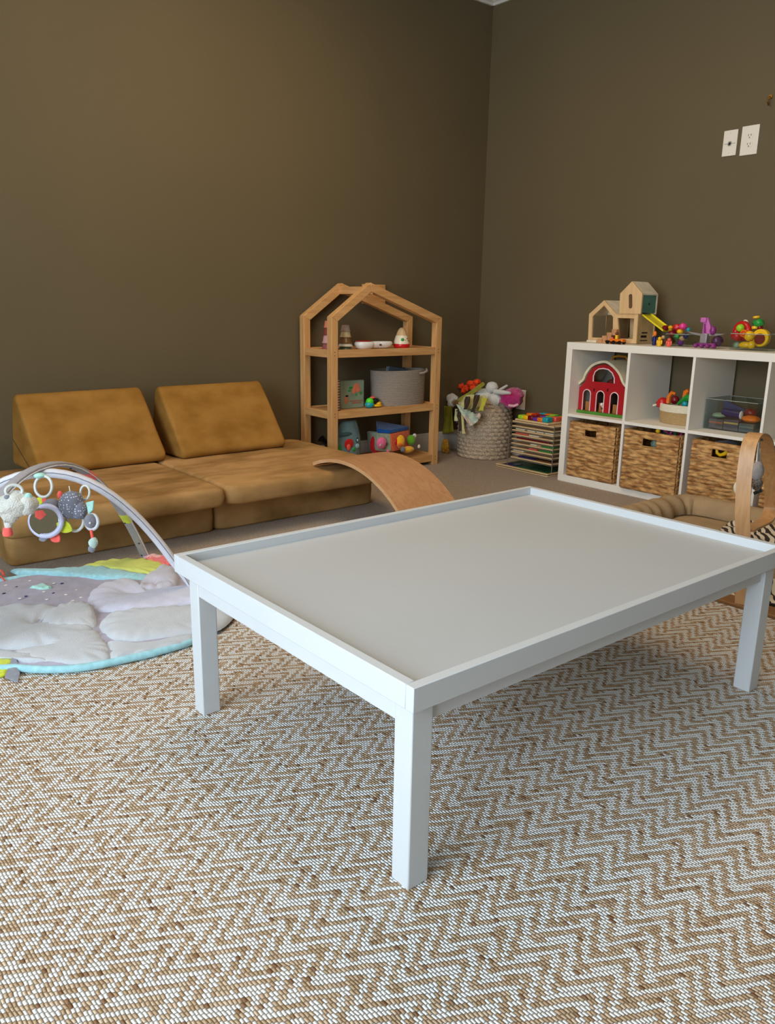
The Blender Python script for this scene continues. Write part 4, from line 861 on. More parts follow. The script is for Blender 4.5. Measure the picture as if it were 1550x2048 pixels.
small('orange_toy', 'orange hooked plastic toy standing in the two-tone rope basket', 'toy', [('t', [k_(1336, 806), k_(1338, 793), k_(1344, 785), k_(1351, 788)], [.012, .011, .010, .008], 'hook', 'orange'), ('b', k_(1350, 800), .022, 'dark_part', 'maroon')])
small('green_toy', 'green plastic shovel-like toy with orange tip in the two-tone rope basket', 'toy', [('t', [k_(1356, 808), k_(1366, 800), k_(1374, 796), k_(1382, 796)], [.008, .012, .02, .02], 'body', 'green'), ('t', [k_(1368, 796), k_(1372, 784), k_(1377, 780)], [.010, .014, .009], 'tip', 'orange'), ('b', k_(1370, 808), .016, 'blue_part', 'teal')])
# ---- clear bins
M_clear = clear('clear_acrylic')
def bin_(nm, x0_, x1_, y0_, y1_, z0_, z1_, label):
    t = thing(nm, ((x0_+x1_)/2, (y0_+y1_)/2, z0_), label, 'bin'); tt = .0025
    for a, b in (((x0_, y0_, z0_), (x0_+tt, y1_, z1_)), ((x1_-tt, y0_, z0_), (x1_, y1_, z1_)), ((x0_+tt, y0_, z0_), (x1_-tt, y0_+tt, z1_)), ((x0_+tt, y1_-tt, z0_), (x1_-tt, y1_, z1_))): box(a, b).build('side', M_clear, t, smooth=False)
    box((x0_+tt, y0_+tt, z0_), (x1_-tt, y1_-tt, z0_+tt)).build('base', M_clear, t, smooth=False)
    MB().tube([(x0_, y0_, z1_), (x0_, y1_, z1_), (x1_, y1_, z1_), (x1_, y0_, z1_)], .0018, 6, True).build('rim', mat('clear_rim', (150, 152, 140), .2), t)
    return t
qa = at_x(1406, 852, 3.70); qb = at_x(1508, 870, 3.70); zt2 = at_x(1406, 796, 3.70).z
by1, by0 = qa.y, max(qb.y, 1.70)
bin_('toy_bin', 3.70, 3.93, by0, by1, SZ, zt2, 'clear plastic bin of toys in the third upper cube')
bc = thing('card_box', (3.74, (by0+by1)/2, SZ+.004), 'stacked small dark picture boxes inside the clear bin', 'box')
WW = by1-by0
for i, (u0, u1, z0_, z1_, c_) in enumerate(((.08, .36, .004, .05, (92, 84, 84)), (.37, .66, .004, .055, (88, 80, 90)), (.67, .95, .004, .045, (80, 90, 92)))):
    t = bc if i == 0 else thing('card_box', (3.74, by1-WW*(u0+u1)/2, SZ+.004), ['', 'middle picture box with a tan edge inside the clear bin', 'right blue-grey picture box inside the clear bin'][i], 'box')
    if i == 0: t['label'] = 'left dark picture box with green toys on it inside the clear bin'
    box((3.712, by1-WW*u1, SZ+z0_), (3.85, by1-WW*u0, SZ+z1_)).build('body', plastic('box_ink_%s' % 'abc'[i], c_), t, bevel=.002)
    box((3.711, by1-WW*u1+.002, SZ+z1_-.02), (3.7118, by1-WW*u0-.002, SZ+z1_-.012)).build('stripe', plastic('box_stripe_%s' % 'abc'[i], [(176, 96, 70), (190, 160, 90), (110, 120, 110)][i]), t)
small('green_blocks', 'yellow-green pieces at the left inside the clear bin', 'toy', [('b', Vector((3.75, by1-WW*.2, SZ+.066)), (.03, .035, .014), 'body', 'sage')])
small('orange_blocks', 'orange pieces at the right inside the clear bin', 'toy', [('b', Vector((3.76, by1-WW*.8, SZ+.064)), (.04, .045, .018), 'body', 'orange'), ('b', Vector((3.79, by1-WW*.72, SZ+.09)), (.03, .03, .02), 'dark_part', 'maroon')])
nt_ = thing('navy_case', (3.75, by1-WW*.5, SZ+.07), 'navy blue rounded case lying on the boxes inside the clear bin', 'case')
MB().tube([Vector((3.75, by1-WW*.27, SZ+.085)), Vector((3.75, by1-WW*.62, SZ+.079))], .020, 14).build('body', pl('navy'), nt_)
MB().ball(Vector((3.745, by1-WW*.63, SZ+.079)), (.018, .006, .021), 14).build('end_cap', pl('white'), nt_)
bf = thing('blue_funnel', (3.80, by1-WW*.3, SZ+.07), 'translucent slate blue tray standing tilted inside the clear bin', 'toy')
MB().prism([Vector((3.80, by1-WW*.12, zt2-.006)), Vector((3.80, by1-WW*.18, SZ+.08)), Vector((3.80, by1-WW*.6, SZ+.08)), Vector((3.80, by1-WW*.55, zt2-.045))], (.02, 0, 0)).build('body', plastic('slate_blue', (50, 66, 110)), bf, bevel=.003)

# ================================================================== ON TOP OF THE CUBE SHELF
TZ = KH+.0005
def d_(x, y, X=3.70): return at_x(x, y, X)
dh = thing('dollhouse', (3.78, d_(1225, 686).y, TZ), 'light wooden dollhouse with tower, white roofs, teal panel and yellow slide', 'dollhouse')
TH = Vector((.012, 0, 0)); DD = Vector((.155, 0, 0))
def fl(p): return Vector((p.x, p.y, max(p.z, TZ)))
def pts(L, X=3.70): return [fl(d_(x, y, X)) for x, y in L]
M_dcream = mat('dollhouse_white', (226, 212, 186), .5)
O_ = pts([(1175.5, 684), (1178, 628), (1208, 600.5), (1232, 628), (1231, 686)]); I_ = pts([(1183, 675), (1185, 633), (1208, 611), (1226, 634), (1225, 676)])
MB().prism(O_, TH, hole=I_).build('front_gable', M_beech, dh, bevel=.001)
MB().prism([p+DD for p in O_], TH, hole=[p+DD for p in I_]).build('rear_gable', M_beech, dh, bevel=.001)
MB().prism([O_[1]+TH, O_[2]+TH, O_[2]+TH-Vector((0, 0, .008)), O_[1]+TH-Vector((0, 0, .008))], DD-TH).build('roof', M_dcream, dh)
MB().prism([O_[2]+TH, O_[3]+TH, O_[3]+TH-Vector((0, 0, .008)), O_[2]+TH-Vector((0, 0, .008))], DD-TH).build('roof', M_dcream, dh)
a = O_[0]; b = O_[4]
box((3.712, b.y, TZ), (3.855, a.y-.002, TZ+.006)).build('floor_panel', M_dcream, dh)
box((3.850, b.y+.03, TZ+.006), (3.853, a.y-.002, O_[1].z-.004)).build('rear_panel', mat('dollhouse_inner', (120, 92, 52), .6), dh)
box((3.846, b.y+.02, O_[1].z-.004), (3.849, a.y-.012, O_[1].z+.03)).build('white_shelf', M_dcream, dh)
O2 = pts([(1231.5, 686), (1231.5, 627), (1276, 628), (1272, 687)]); I2 = pts([(1238, 677), (1235, 636), (1268, 637), (1265, 678)])
MB().prism(O2, TH, hole=I2).build('front_frame', M_beech, dh, bevel=.001)
MB().prism([p+DD for p in O2], TH, hole=[p+DD for p in I2]).build('rear_frame', M_beech, dh, bevel=.001)
yR = O2[2].y; zR = O2[2].z
sdp = box((3.7125, yR+.001, TZ), (3.855, yR+.007, zR-.006)).build('side_panel', mat('side_birch', (190, 160, 112), .6), dh)
box((3.70, yR, zR-.006), (3.867, O2[1].y, zR)).build('upper_floor', M_beech, dh)
for z0_, z1_, x0_, x1_ in ((.074, .082, 3.75, 3.80), (.045, .060, 3.745, 3.795), (.022, .028, 3.742, 3.805)): box((x0_, yR-.0008, TZ+z0_*.75), (x1_, yR+.002, TZ+z1_*.75)).build('window_print', pl('black'), sdp)
box((3.82, yR+.04, TZ+.006), (3.823, yR+.10, TZ+.075)).build('teal_door', mat('teal_paint', (76, 120, 104), .5), dh)
# tower
O3 = pts([(1238, 627), (1240, 587), (1264, 562.5), (1284.5, 587), (1281, 627)]); 
for p in O3[:1]+O3[4:]: p.z = zR+.0005
twf = MB().prism(O3, TH).build('tower_front', M_beech, dh, bevel=.001)
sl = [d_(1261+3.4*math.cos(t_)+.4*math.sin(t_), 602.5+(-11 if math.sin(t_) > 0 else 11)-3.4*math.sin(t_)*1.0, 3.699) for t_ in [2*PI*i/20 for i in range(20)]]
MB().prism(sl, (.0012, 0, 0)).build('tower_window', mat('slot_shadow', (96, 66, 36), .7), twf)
D3 = Vector((.135, 0, 0))
MB().prism([p+D3+Vector((0, 0, .0)) for p in O3], TH).build('tower_rear', M_dcream, dh, bevel=.001)
for i, j in ((1, 2), (2, 3)):
    MB().prism([O3[i]+TH, O3[j]+TH, O3[j]+TH-Vector((0, 0, .007)), O3[i]+TH-Vector((0, 0, .007))], D3-TH).build('tower_roof', M_dcream, dh)
yT = O3[3].y
tlp = box((3.713, yT+.001, zR+.006), (3.834, yT+.007, O3[3].z-.003)).build('teal_panel', mat('teal_paint', (76, 120, 104), .5), dh)
MB().ball((3.77, yT, (zR+O3[3].z)/2), (.004, .002, .007), 10).build('teal_keyhole', pl('black'), tlp)
box((3.713, O3[1].y-.007, zR+.001), (3.834, O3[1].y-.001, O3[1].z-.003)).build('tower_side', M_dcream, dh)
# slide
s0, s1 = Vector((3.735, yR-.002, zR-.004)), Vector((3.735, d_(1326, 662, 3.735).y, d_(1326, 662, 3.735).z))
MB().band([s0+Vector((.04, 0, 0)), s1+Vector((.04, 0, 0))], Vector((.040, 0, 0)), Vector((0, 0, .003))).band([s0+Vector((.001, 0, .002)), s1+Vector((.001, 0, .002))], Vector((.002, 0, 0)), Vector((0, 0, .0045))).band([s0+Vector((.079, 0, .004)), s1+Vector((.079, 0, .004))], Vector((.002, 0, 0)), Vector((0, 0, .007))).build('slide', plastic('slide_yellow', (236, 216, 40)), dh)
# white strip and wooden stairs in front
ws = box((3.665, d_(1192, 682, 3.665).y, TZ), (3.69, d_(1173, 680, 3.665).y, TZ+.012)).build('white_block', M_dcream, bevel=.002)
tag(ws, 'flat cream block in front of the dollhouse left corner', 'block')
st = thing('toy_stairs', (3.66, d_(1206, 684, 3.65).y, TZ), 'small stepped wooden staircase in front of the dollhouse', 'toy')
M_step = mat('toy_step_wood', (198, 142, 96), .55)
y0_ = d_(1189, 684, 3.65).y; dy = (y0_-d_(1228, 684, 3.65).y)/5
for i, h in enumerate((.028, .052, .075, .098)): box((3.645+i*.006, y0_-dy*(i+2.0), TZ), (3.685+i*.002, y0_-dy*(i+.8), TZ+h*.75)).build('step', M_step, st, bevel=.001) if i < 4 else None
# toy truck
tk = thing('toy_truck', (3.62, d_(1231, 684, 3.62).y, TZ), 'orange wooden toy truck with black wheels in front of the dollhouse', 'toy car')
tl, tr = d_(1213, 684, 3.62).y, d_(1248, 684, 3.62).y; Wt = tl-tr
box((3.605, tr+Wt*.0, TZ+.012), (3.64, tl-Wt*.25, TZ+.026)).build('bed', pl('orange'), tk, bevel=.004); box((3.605, tl-Wt*.25, TZ+.008), (3.64, tl, TZ+.018)).build('chassis', pl('brown'), tk, bevel=.002)
for u in (.17, .52, .86):
    for x in (3.603, 3.642): MB().cyl((x-.004, tl-Wt*u, TZ+.0095), (x+.004, tl-Wt*u, TZ+.0095), .0095, n=16).build('wheel', pl('black'), tk)
pg = thing('peg_figure', (3.622, tl-Wt*.5, TZ+.026), 'peg figure with yellow body and brown head riding the orange truck', 'toy figure')
MB().cyl((3.622, tl-Wt*.55, TZ+.0265), (3.622, tl-Wt*.55, TZ+.046), .0085, n=14).build('body', pl('yellow'), pg); MB().ball((3.622, tl-Wt*.55, TZ+.054), .009, 14).build('head', pl('brown'), pg)
pg2 = thing('peg_figure', (3.622, tl-Wt*.3, TZ+.026), 'smaller peg figure with peach body beside the yellow one on the truck', 'toy figure')
MB().cyl((3.622, tl-Wt*.3, TZ+.0185), (3.622, tl-Wt*.3, TZ+.034), .006, n=14).build('body', pl('coral'), pg2); MB().ball((3.622, tl-Wt*.3, TZ+.040), .007, 12).build('head', pl('brown'), pg2)
bp2 = box((3.63, tl-Wt*.30, TZ+.044), (3.65, tl-Wt*.12, TZ+.060)).build('brown_block', pl('brown'), bevel=.002); bp2.location.z = TZ+.0265; bp2.location.x += .025; tag(bp2, 'dark brown block behind the peg figures', 'block'); bpw = box((3.65, tl-Wt*.36, TZ), (3.68, tl-Wt*.06, TZ+.026)).build('support_block', M_step, bevel=.002); tag(bpw, 'low wooden block directly behind the orange truck', 'block')
# figures
def fig(nm, x, y, h, cb, ch, label, X=3.66):
    p = d_(x, y, X); t = thing(nm, (X, p.y, TZ), label, 'toy figure')
    MB().lathe([(.009, 0), (.011, h*.1), (.008, h*.45), (.009, h*.6), (.004, h*.66), (0, h*.67)], (X, p.y, TZ), 14).build('body', pl(cb), t)
    MB().ball((X, p.y, TZ+h*.8), (.009, .010, h*.2), 14).build('head', pl(ch), t)
    for s_ in (-1, 1): MB().ball((X, p.y+s_*.012, TZ+h*.42), (.0045, .005, .012), 10).build('arm', pl(cb), t)
    return t
fig('toy_figure', 1318, 692, .046, 'yellow', 'yellow', 'yellow toy figure standing at the shelf edge beside the dollhouse')
fig('toy_figure', 1337, 694, .042, 'coral', 'coral', 'coral red toy figure, right neighbour of the yellow one')
fig('toy_figure', 1308, 688, .072, 'navy', 'orange', 'tall navy toy figure with an orange head by the slide', 3.71)
fig('toy_figure', 1325, 688, .052, 'brown', 'tan', 'brown and tan toy figure between the yellow and coral ones', 3.71)
X_ = 3.74; qa, qb = d_(1336, 690, X_), d_(1380, 690, X_)
bin_('figure_bin', 3.715, 3.83, qb.y, qa.y, TZ, TZ+.06, 'small clear bin overflowing with little toys beside the dollhouse')
for x, y, r, c_, nm, lb in ((1331, 656, .017, 'maroon', 'round_toy', 'dark red round toy at the left top of the small clear bin'), (1341, 655, .012, 'yellow', 'round_toy', 'yellow round toy between two red ones on the small clear bin'), (1354, 655, .021, 'red', 'round_toy', 'bright red round toy at the middle top of the small clear bin'), (1366, 653, .019, 'pink', 'round_toy', 'hot pink round toy on top of the small clear bin'), (1377, 659, .011, 'teal', 'round_toy', 'small teal round toy at the right of the hot pink one'), (1360, 663, .016, 'yellow', 'crown_piece', 'yellow crown-like piece in front of the hot pink toy'), (1354, 673, .016, 'green', 'toy_piece', 'dull green piece inside the small clear bin'), (1364, 677, .014, 'tan', 'toy_piece', 'tan piece inside the small clear bin'), (1361, 686, .016, 'purple', 'toy_piece', 'purple piece at the bottom of the small clear bin'), (1345, 668, .022, 'maroon', 'toy_piece', 'maroon piece at the left inside the small clear bin'), (1343, 682, .018, 'black', 'toy_piece', 'black piece at the bottom left of the small clear bin'), (1372, 672, .015, 'navy', 'toy_piece', 'navy piece at the right inside the small clear bin')):
    p = d_(x, y, X_+.02); p.z = max(p.z, TZ+r*.8+.004); o = MB().ball(p, (r, r, r*.85), 14, jit=.25, seed=x).build(nm, pl(c_)); tag(o, lb, 'toy')
# purple winged toy
def e_(x, y, X=3.72): return d_(x, y, X)
pd = thing('winged_toy', (3.72, e_(1412, 692).y, TZ), 'purple and silver winged toy with tall pink neck on the shelf', 'toy')
M_silver = mat('silver_plastic', (158, 150, 150), .35, .05, metal=.3); M_purp = plastic('toy_purple', (138, 50, 120)); M_pinkp = plastic('toy_pink', (206, 110, 180))
yA, yB = e_(1390, 692).y, e_(1438, 692).y
for k in range(4): MB().ball((3.70, yA-(yA-yB)*(k+.5)/4, TZ+.011), (.018, .0125, .0105), 12).build('foot', M_purp, pd)
box((3.705, e_(1433, 690).y, TZ+.012), (3.755, e_(1395, 690).y, TZ+.024)).build('base', M_purp, pd, bevel=.004)
MB().ball((3.735, e_(1432, 680).y, TZ+.035), (.03, .025, .026), 14, jit=.2).build('rear_body', plastic('dark_plum', (78, 44, 76)), pd)
box((3.705, e_(1416, 680).y, TZ+.022), (3.735, e_(1402, 680).y, e_(1409, 667).z)).build('silver_body', M_silver, pd, bevel=.004)
MB().prism([e_(1404, 668), e_(1423, 668), e_(1420, 652), e_(1415, 635), e_(1406, 635), e_(1406, 650)], (.02, 0, 0)).build('neck', M_pinkp, pd, bevel=.003)
MB().prism([e_(1407, 666, 3.718), e_(1412, 666, 3.718), e_(1411, 648, 3.718), e_(1408, 648, 3.718)], (.002, 0, 0)).build('neck_inset', M_purp, pd)
box((3.708, e_(1414, 640).y, e_(1409, 645).z), (3.742, e_(1403, 640).y, e_(1409, 635).z)).build('head', M_pinkp, pd, bevel=.004)
MB().ball(e_(1426, 661), (.015, .016, .022), 12).build('shoulder', M_purp, pd)
MB().prism([e_(1372, 662.5), e_(1400, 667), e_(1403, 672), e_(1388, 669)], (.012, 0, 0)).build('wing', M_silver, pd); MB().prism([e_(1418, 667), e_(1450, 668), e_(1436, 671), e_(1418, 672)], (.012, 0, 0)).build('wing', M_silver, pd)
# right clear bin with toys
X_ = 3.70; qa, qb = d_(1460, 700, X_), d_(1536, 704, X_); ztb = d_(1540, 667, X_).z
bin_('building_toy_bin', 3.69, 3.84, qb.y, qa.y, TZ, TZ+.075, 'clear bin of bright building toys at the right end of the shelf')
def g_(nm, x, y, r, c_, lb, X=3.75, sq=(1, 1, 1), parts=None):
    p = d_(x, y, X); p.z = max(p.z, TZ+r*sq[2]+.004); t = MB().ball(p, (r*sq[0], r*sq[1], r*sq[2]), 16, jit=.12, seed=x).build(nm, pl(c_)); tag(t, lb, 'toy'); return t
rg = thing('red_ring_toy', d_(1480, 670, 3.76), 'large red ring-shaped toy holding lime and orange pieces in the right bin', 'toy')
c_ = d_(1484, 662, 3.77); MB().tube([c_+Vector((.01*math.cos(a_), .036*math.cos(a_), .034*math.sin(a_))) for a_ in [2*PI*i/22 for i in range(22)]], .014, 10, True).build('ring', pl('red'), rg); MB().ball(d_(1474, 672, 3.745), (.025, .028, .022), 14, jit=.3).build('lower_part', pl('red'), rg)
g_('lime_piece', 1481, 656, .019, 'lime', 'lime green piece inside the red ring toy', 3.74)
ob = thing('orange_block', d_(1487, 667, 3.73), 'orange ring block in front of the red ring toy', 'toy'); c_ = d_(1487, 667, 3.72)
MB().cyl(c_, c_+Vector((.03, 0, 0)), .018, n=8).build('block', pl('orange'), ob); MB().tube([c_+Vector((-.002, .010*math.cos(a_), .010*math.sin(a_))) for a_ in [2*PI*i/16 for i in range(16)]], .003, 6, True).build('ring_mark', plastic('deep_orange', (220, 80, 20)), ob)
wh = thing('wheel_toy', d_(1515, 675, 3.75), 'yellow wheel toy with a dark red disc at the right of the bin', 'toy'); c_ = d_(1519, 676, 3.745)
MB().cyl(c_+Vector((.0, 0, 0)), c_+Vector((.03, 0, 0)), .041, n=24).build('wheel', pl('yellow'), wh, bevel=.004); MB().cyl(c_+Vector((-.003, -.002, -.004)), c_+Vector((.0, -.002, -.004)), .025, n=20).build('disc', plastic('brick_red', (120, 36, 26)), wh)
g_('yellow_piece', 1499, 672, .024, 'yellow', 'round yellow piece in the middle of the right bin', 3.735)
g_('yellow_toy', 1491, 690, .022, 'yellow', 'yellow piece low at the left of the right bin', 3.72, (1, 1.5, .7)); g_('yellow_end_piece', 1503, 690, .018, 'yellow', 'yellow piece low at the centre of the right bin', 3.715)
g_('green_piece', 1474, 690, .016, 'sage', 'dull green piece in the left corner of the right bin', 3.75)
gp = thing('green_figure', d_(1515, 655, 3.77), 'green figure with yellow knobs above and below on top of the right bin', 'toy figure')
MB().ball(d_(1517, 646, 3.77), (.022, .026, .02), 14, jit=.25).build('body', pl('green'), gp); MB().cyl(d_(1513, 637, 3.77), d_(1513, 632, 3.77), .016, n=14).build('top_knob', pl('yellow'), gp, bevel=.004); MB().cyl(d_(1510, 658, 3.765), d_(1510, 652, 3.765), .015, n=14).build('lower_knob', pl('yellow'), gp, bevel=.003); MB().ball(d_(1520, 655, 3.77), (.014, .014, .012), 12).build('maroon_part', pl('maroon'), gp)
g_('cream_knob', 1491, 645, .014, 'cream', 'cream knob behind the red ring toy', 3.79)

# ================================================================== BABY LOUNGER AND WOODEN PLAY GYM
M_lounge = mat('tan_lounger_fabric', (172, 144, 108), .9, .08, 14, bump=.5, bscale=30, spec=.2, dist=.006)
lg = thing('baby_lounger', (3.05, 1.5, 0), 'tan padded baby lounger with a stuffed tube rim on the carpet', 'lounger')
LX0, LX1, LY0, LY1, LR = 2.66, 3.39, .98, 1.95, .068
P_ = []
rp_ = rrect(LX0+LR, LY0+LR, LX1-LR, LY1-LR, .10, 8)
Q = []
for i, p in enumerate(rp_):
    q = rp_[(i+1) % len(rp_)]; L = math.hypot(q[0]-p[0], q[1]-p[1]); n = max(1, int(L/.012))
    for k in range(n): Q.append(Vector((p[0]+(q[0]-p[0])*k/n, p[1]+(q[1]-p[1])*k/n, LR+.001)))
mbt = MB(); n = 26; V = []; F = []; K = len(Q); acc = 0
for i, p in enumerate(Q):
    t_ = (Q[(i+1) % K]-Q[i-1]).normalized(); o_ = Vector((t_.y, -t_.x, 0)); acc += (Q[i]-Q[i-1]).length
    for j in range(n):
        a = 2*PI*j/n; g = .0045*math.sin(acc*75+2.6*mnoise.noise(Vector((p.x*5, p.y*5, 1)))*2+a*.3)*(.5+.5*max(0, mnoise.noise(Vector((p.x*4, p.y*4, 3)))*2+.4)); inner = max(0, -math.cos(a)); r = LR+g*(.5+inner)
        V.append(p+o_*r*math.cos(a)+Vector((0, 0, max(r*math.sin(a), -LR))))
for i in range(K):
    for j in range(n): F.append((i*n+j, i*n+(j+1) % n, ((i+1) % K)*n+(j+1) % n, ((i+1) % K)*n+j))
mbt.add(V, F).build('tube_rim', M_lounge, lg)
cushion(LX0+.10, LY0+.10, .003, LX1-.10, LY1-.10, .062, r=.02, rc=.05, puff=.008, seed=9).build('inner_pad', M_lounge, lg)
MB().tube([p+Vector((0, 0, .0)) for p in [Vector(((q.x-3.025)*(1-.075/.3)+3.025, (q.y-1.465)*(1-.075/.45)+1.465, .066)) for q in Q[::3]]], .0025, 5, True).build('piping', mat('dark_piping', (86, 66, 40), .9), lg)
# striped blanket
def zebra():
    m = bpy.data.materials.new('zebra_knit'); m.use_nodes = True; nt = m.node_tree; N = nt.nodes; L = nt.links; b = N['Principled BSDF']; b.inputs['Roughness'].default_value = .95
    tc = N.new('ShaderNodeTexCoord'); wv = N.new('ShaderNodeTexWave'); wv.inputs['Scale'].default_value = 11; wv.inputs['Distortion'].default_value = 5; wv.inputs['Detail'].default_value = 1.5; wv.inputs['Detail Scale'].default_value = 1.2; mp = N.new('ShaderNodeMapping'); mp.inputs['Rotation'].default_value = (0, 0, .9); L.new(tc.outputs['Object'], mp.inputs[0]); L.new(mp.outputs[0], wv.inputs[0])
    r = N.new('ShaderNodeValToRGB'); r.color_ramp.elements[0].position = .42; r.color_ramp.elements[1].position = .5; r.color_ramp.elements[0].color = (*lin((58, 44, 34)), 1); r.color_ramp.elements[1].color = (*lin((226, 210, 184)), 1); L.new(wv.outputs[0], r.inputs[0]); L.new(r.outputs[0], b.inputs['Base Color']); return m
def blk(u, v):
    x = 2.52+.74*u; y = .80+.74*v+.03*math.sin(u*9); z = RZ+.006
    ins = lambda a, b, c: max(0, min(1, (a-b)/c))
    k = ins(x, LX0-.03, .06)*ins(y, LY0-.02, .06)*ins(LX1+.03, x, .06)
    z += k*(.066+.07*max(0, 1-abs(min(x-LX0-LR, y-LY0-LR))/.075))
    z += .012*abs(math.sin(x*23+3*mnoise.noise(Vector((x*6, y*6, 0)))+y*9))+.010*mnoise.noise(Vector((x*12, y*12, 4)))
    return Vector((x, y, max(z, RZ+.004)))
sb_ = thing('striped_blanket', (2.9, 1.17, RZ+.01), 'dark and cream zebra-striped blanket crumpled over the baby lounger', 'blanket')
MB().grid(blk, 60, 60).build('cloth', zebra(), sb_, solid=.004)
# wooden play gym: bent ash band loop
gy = thing('wooden_play_gym', (2.7, 1.2, RZ), 'bentwood loop of a wooden baby play gym at the right edge', 'play gym')
G = [(1486, 1205, 2.452), (1486, 1130, 2.455), (1486, 1065, 2.46), (1485, 1030, 2.46), (1486, 1000, 2.46), (1488, 960, 2.462), (1492, 925, 2.468), (1497, 895, 2.48), (1503, 878, 2.50), (1511, 869, 2.54), (1520, 869, 2.60), (1528, 876, 2.67), (1534, 892, 2.74), (1538, 925, 2.82), (1541, 960, 2.88), (1542, 1000, 2.92), (1541, 1018, 2.93), (1537, 1033, 2.90), (1530, 1042, 2.86), (1519, 1048, 2.78), (1506, 1054, 2.66), (1494, 1060, 2.53)]
GP = [at_x(x, y, X) for x, y, X in G]
GP[0].z = RZ+.001
GS = smooth_path(GP)
Wd = Vector((-.36, .93, 0)).normalized()*.0225; TT = []
Wl = []
for i in range(len(GS)):
    t_ = (GS[min(i+1, len(GS)-1)]-GS[max(i-1, 0)]).normalized(); ww = (Wd-t_*Wd.dot(t_)).normalized()*.0225; Wl.append(ww); TT.append(t_.cross(ww).normalized()*.0042)
MB().band(GS, Wl, TT).build('bent_band', M_ashz, gy, angle=50)
box((2.435, .75, RZ), (2.515, 1.235, RZ+.012)).build('floor_rail', wood('ash_rail', (150, 104, 58), (124, 84, 44), 'y', 6, .5, False), gy, bevel=.003)
for x, y in ((1517, 874), (1523, 880)): MB().ball(at_x(x, y, 2.60), .005, 10).build('screw_head', mat('steel_button', (0, 0, 0)), gy)
ht = thing('hanging_toy', at_x(1515, 925, 2.66), 'grey plush drop toy hanging inside the wooden play gym loop', 'hanging toy')
Xh = 2.66
MB().tube([at_x(1519, 884, Xh), at_x(1517, 905, Xh), at_x(1516, 926, Xh)], .0035, 6).build('cord', mat('steel_cord', (180, 176, 170), .3, metal=.7), ht)
MB().tube([at_x(1507, 892, Xh), at_x(1506, 920, Xh)], .003, 6).build('second_cord', pl('maroon'), ht)
c_ = at_x(1514, 942, Xh); MB().ball(c_, (.02, .022, .034), 18, jit=.12).build('plush_body', mat('grey_plush', (172, 164, 160), 1, .05, 90, bump=.8, bscale=300), ht)
MB().ball(at_x(1514, 968, Xh), (.014, .018, .022), 14, jit=.4).build('lace_skirt', mat('lace_mix', (150, 142, 130), .9, scale=200, rgb2=(70, 64, 56)), ht)
MB().prism([at_x(1506, 984, Xh), at_x(1522, 978, Xh), at_x(1524, 984, Xh), at_x(1508, 990, Xh)], (.006, 0, 0)).build('dark_ribbon', cloth('forest_ribbon', (52, 60, 50)), ht)
h2 = thing('hanging_disc', at_x(1485, 977, 2.62), 'cream round felt toy half hidden behind the wooden gym band', 'hanging toy')
c_ = at_x(1485, 977, 2.58); MB().ball(c_, (.012, .032, .030), 20).build('disc', mat('cream_felt', (214, 200, 174), 1, .05, 60), h2)

# ================================================================== BABY ACTIVITY GYM (mat and arches)
def f_(x, y, z=.03): return at_z(x, y, z)
ag = thing('activity_mat', (.66, 2.42, RZ), 'quilted grey, lavender and light blue baby activity mat on the rug', 'play mat')
MCX, MCY = .64, 2.37
def outl(a):
    base = [(0.0, .53), (.35, .505), (.8, .47), (1.2, .43), (1.57, .42), (2.0, .45), (2.5, .5), (3.14, .50), (3.8, .355), (4.19, .345), (4.43, .38), (4.59, .402), (4.88, .428), (5.11, .466), (5.28, .5), (5.55, .52), (5.9, .53), (6.2832, .53)]
    for (a0_, r0_), (a1_, r1_) in zip(base, base[1:]):
        if a0_ <= a <= a1_+1e-6: t = (a-a0_)/(a1_-a0_); return r0_+(r1_-r0_)*t
    return .45
def matz(x, y): return RZ+.020+.005*mnoise.noise(Vector((x*6, y*6, 2)))+.0028*math.sin(y*60+6*mnoise.noise(Vector((x*3, y*5, 0))))
n = 96; rings = [0, .12, .25, .38, .5, .6, .7, .8, .88, .94, .98, 1.0]
V = []; F = []
for r in rings:
    for i in range(n):
        a = 2*PI*i/n; R_ = outl(a)*r; x = MCX+R_*math.cos(a); y = MCY+R_*math.sin(a); e = math.sqrt(max(0, 1-((r-.9)/.1)**2)) if r > .9 else 1; V.append(Vector((x, y, RZ+.003+(matz(x, y)-RZ-.003)*e)))
for j in range(len(rings)-1):
    for i in range(n): F.append((j*n+i, j*n+(i+1) % n, (j+1)*n+(i+1) % n, (j+1)*n+i))
M_lav = mat('lavender_grey_fabric', (178, 174, 190), .95, .07, 30, bump=.4, bscale=300, spec=.2)
MB().add(V, F).build('pad', M_lav, ag)
M_lblue = cloth('light_blue_binding', (164, 214, 222)); M_puff = mat('dove_grey_velour', (200, 202, 206), 1, .035, 25, bump=.7, bscale=420, sheen=.3, spec=.1, dist=.002)
MB().tube([Vector((MCX+outl(2*PI*i/n)*1.0*math.cos(2*PI*i/n), MCY+outl(2*PI*i/n)*math.sin(2*PI*i/n), RZ+.0115)) for i in range(n)], .0105, 10, True, flat=1.0).build('blue_binding', M_lblue, ag)
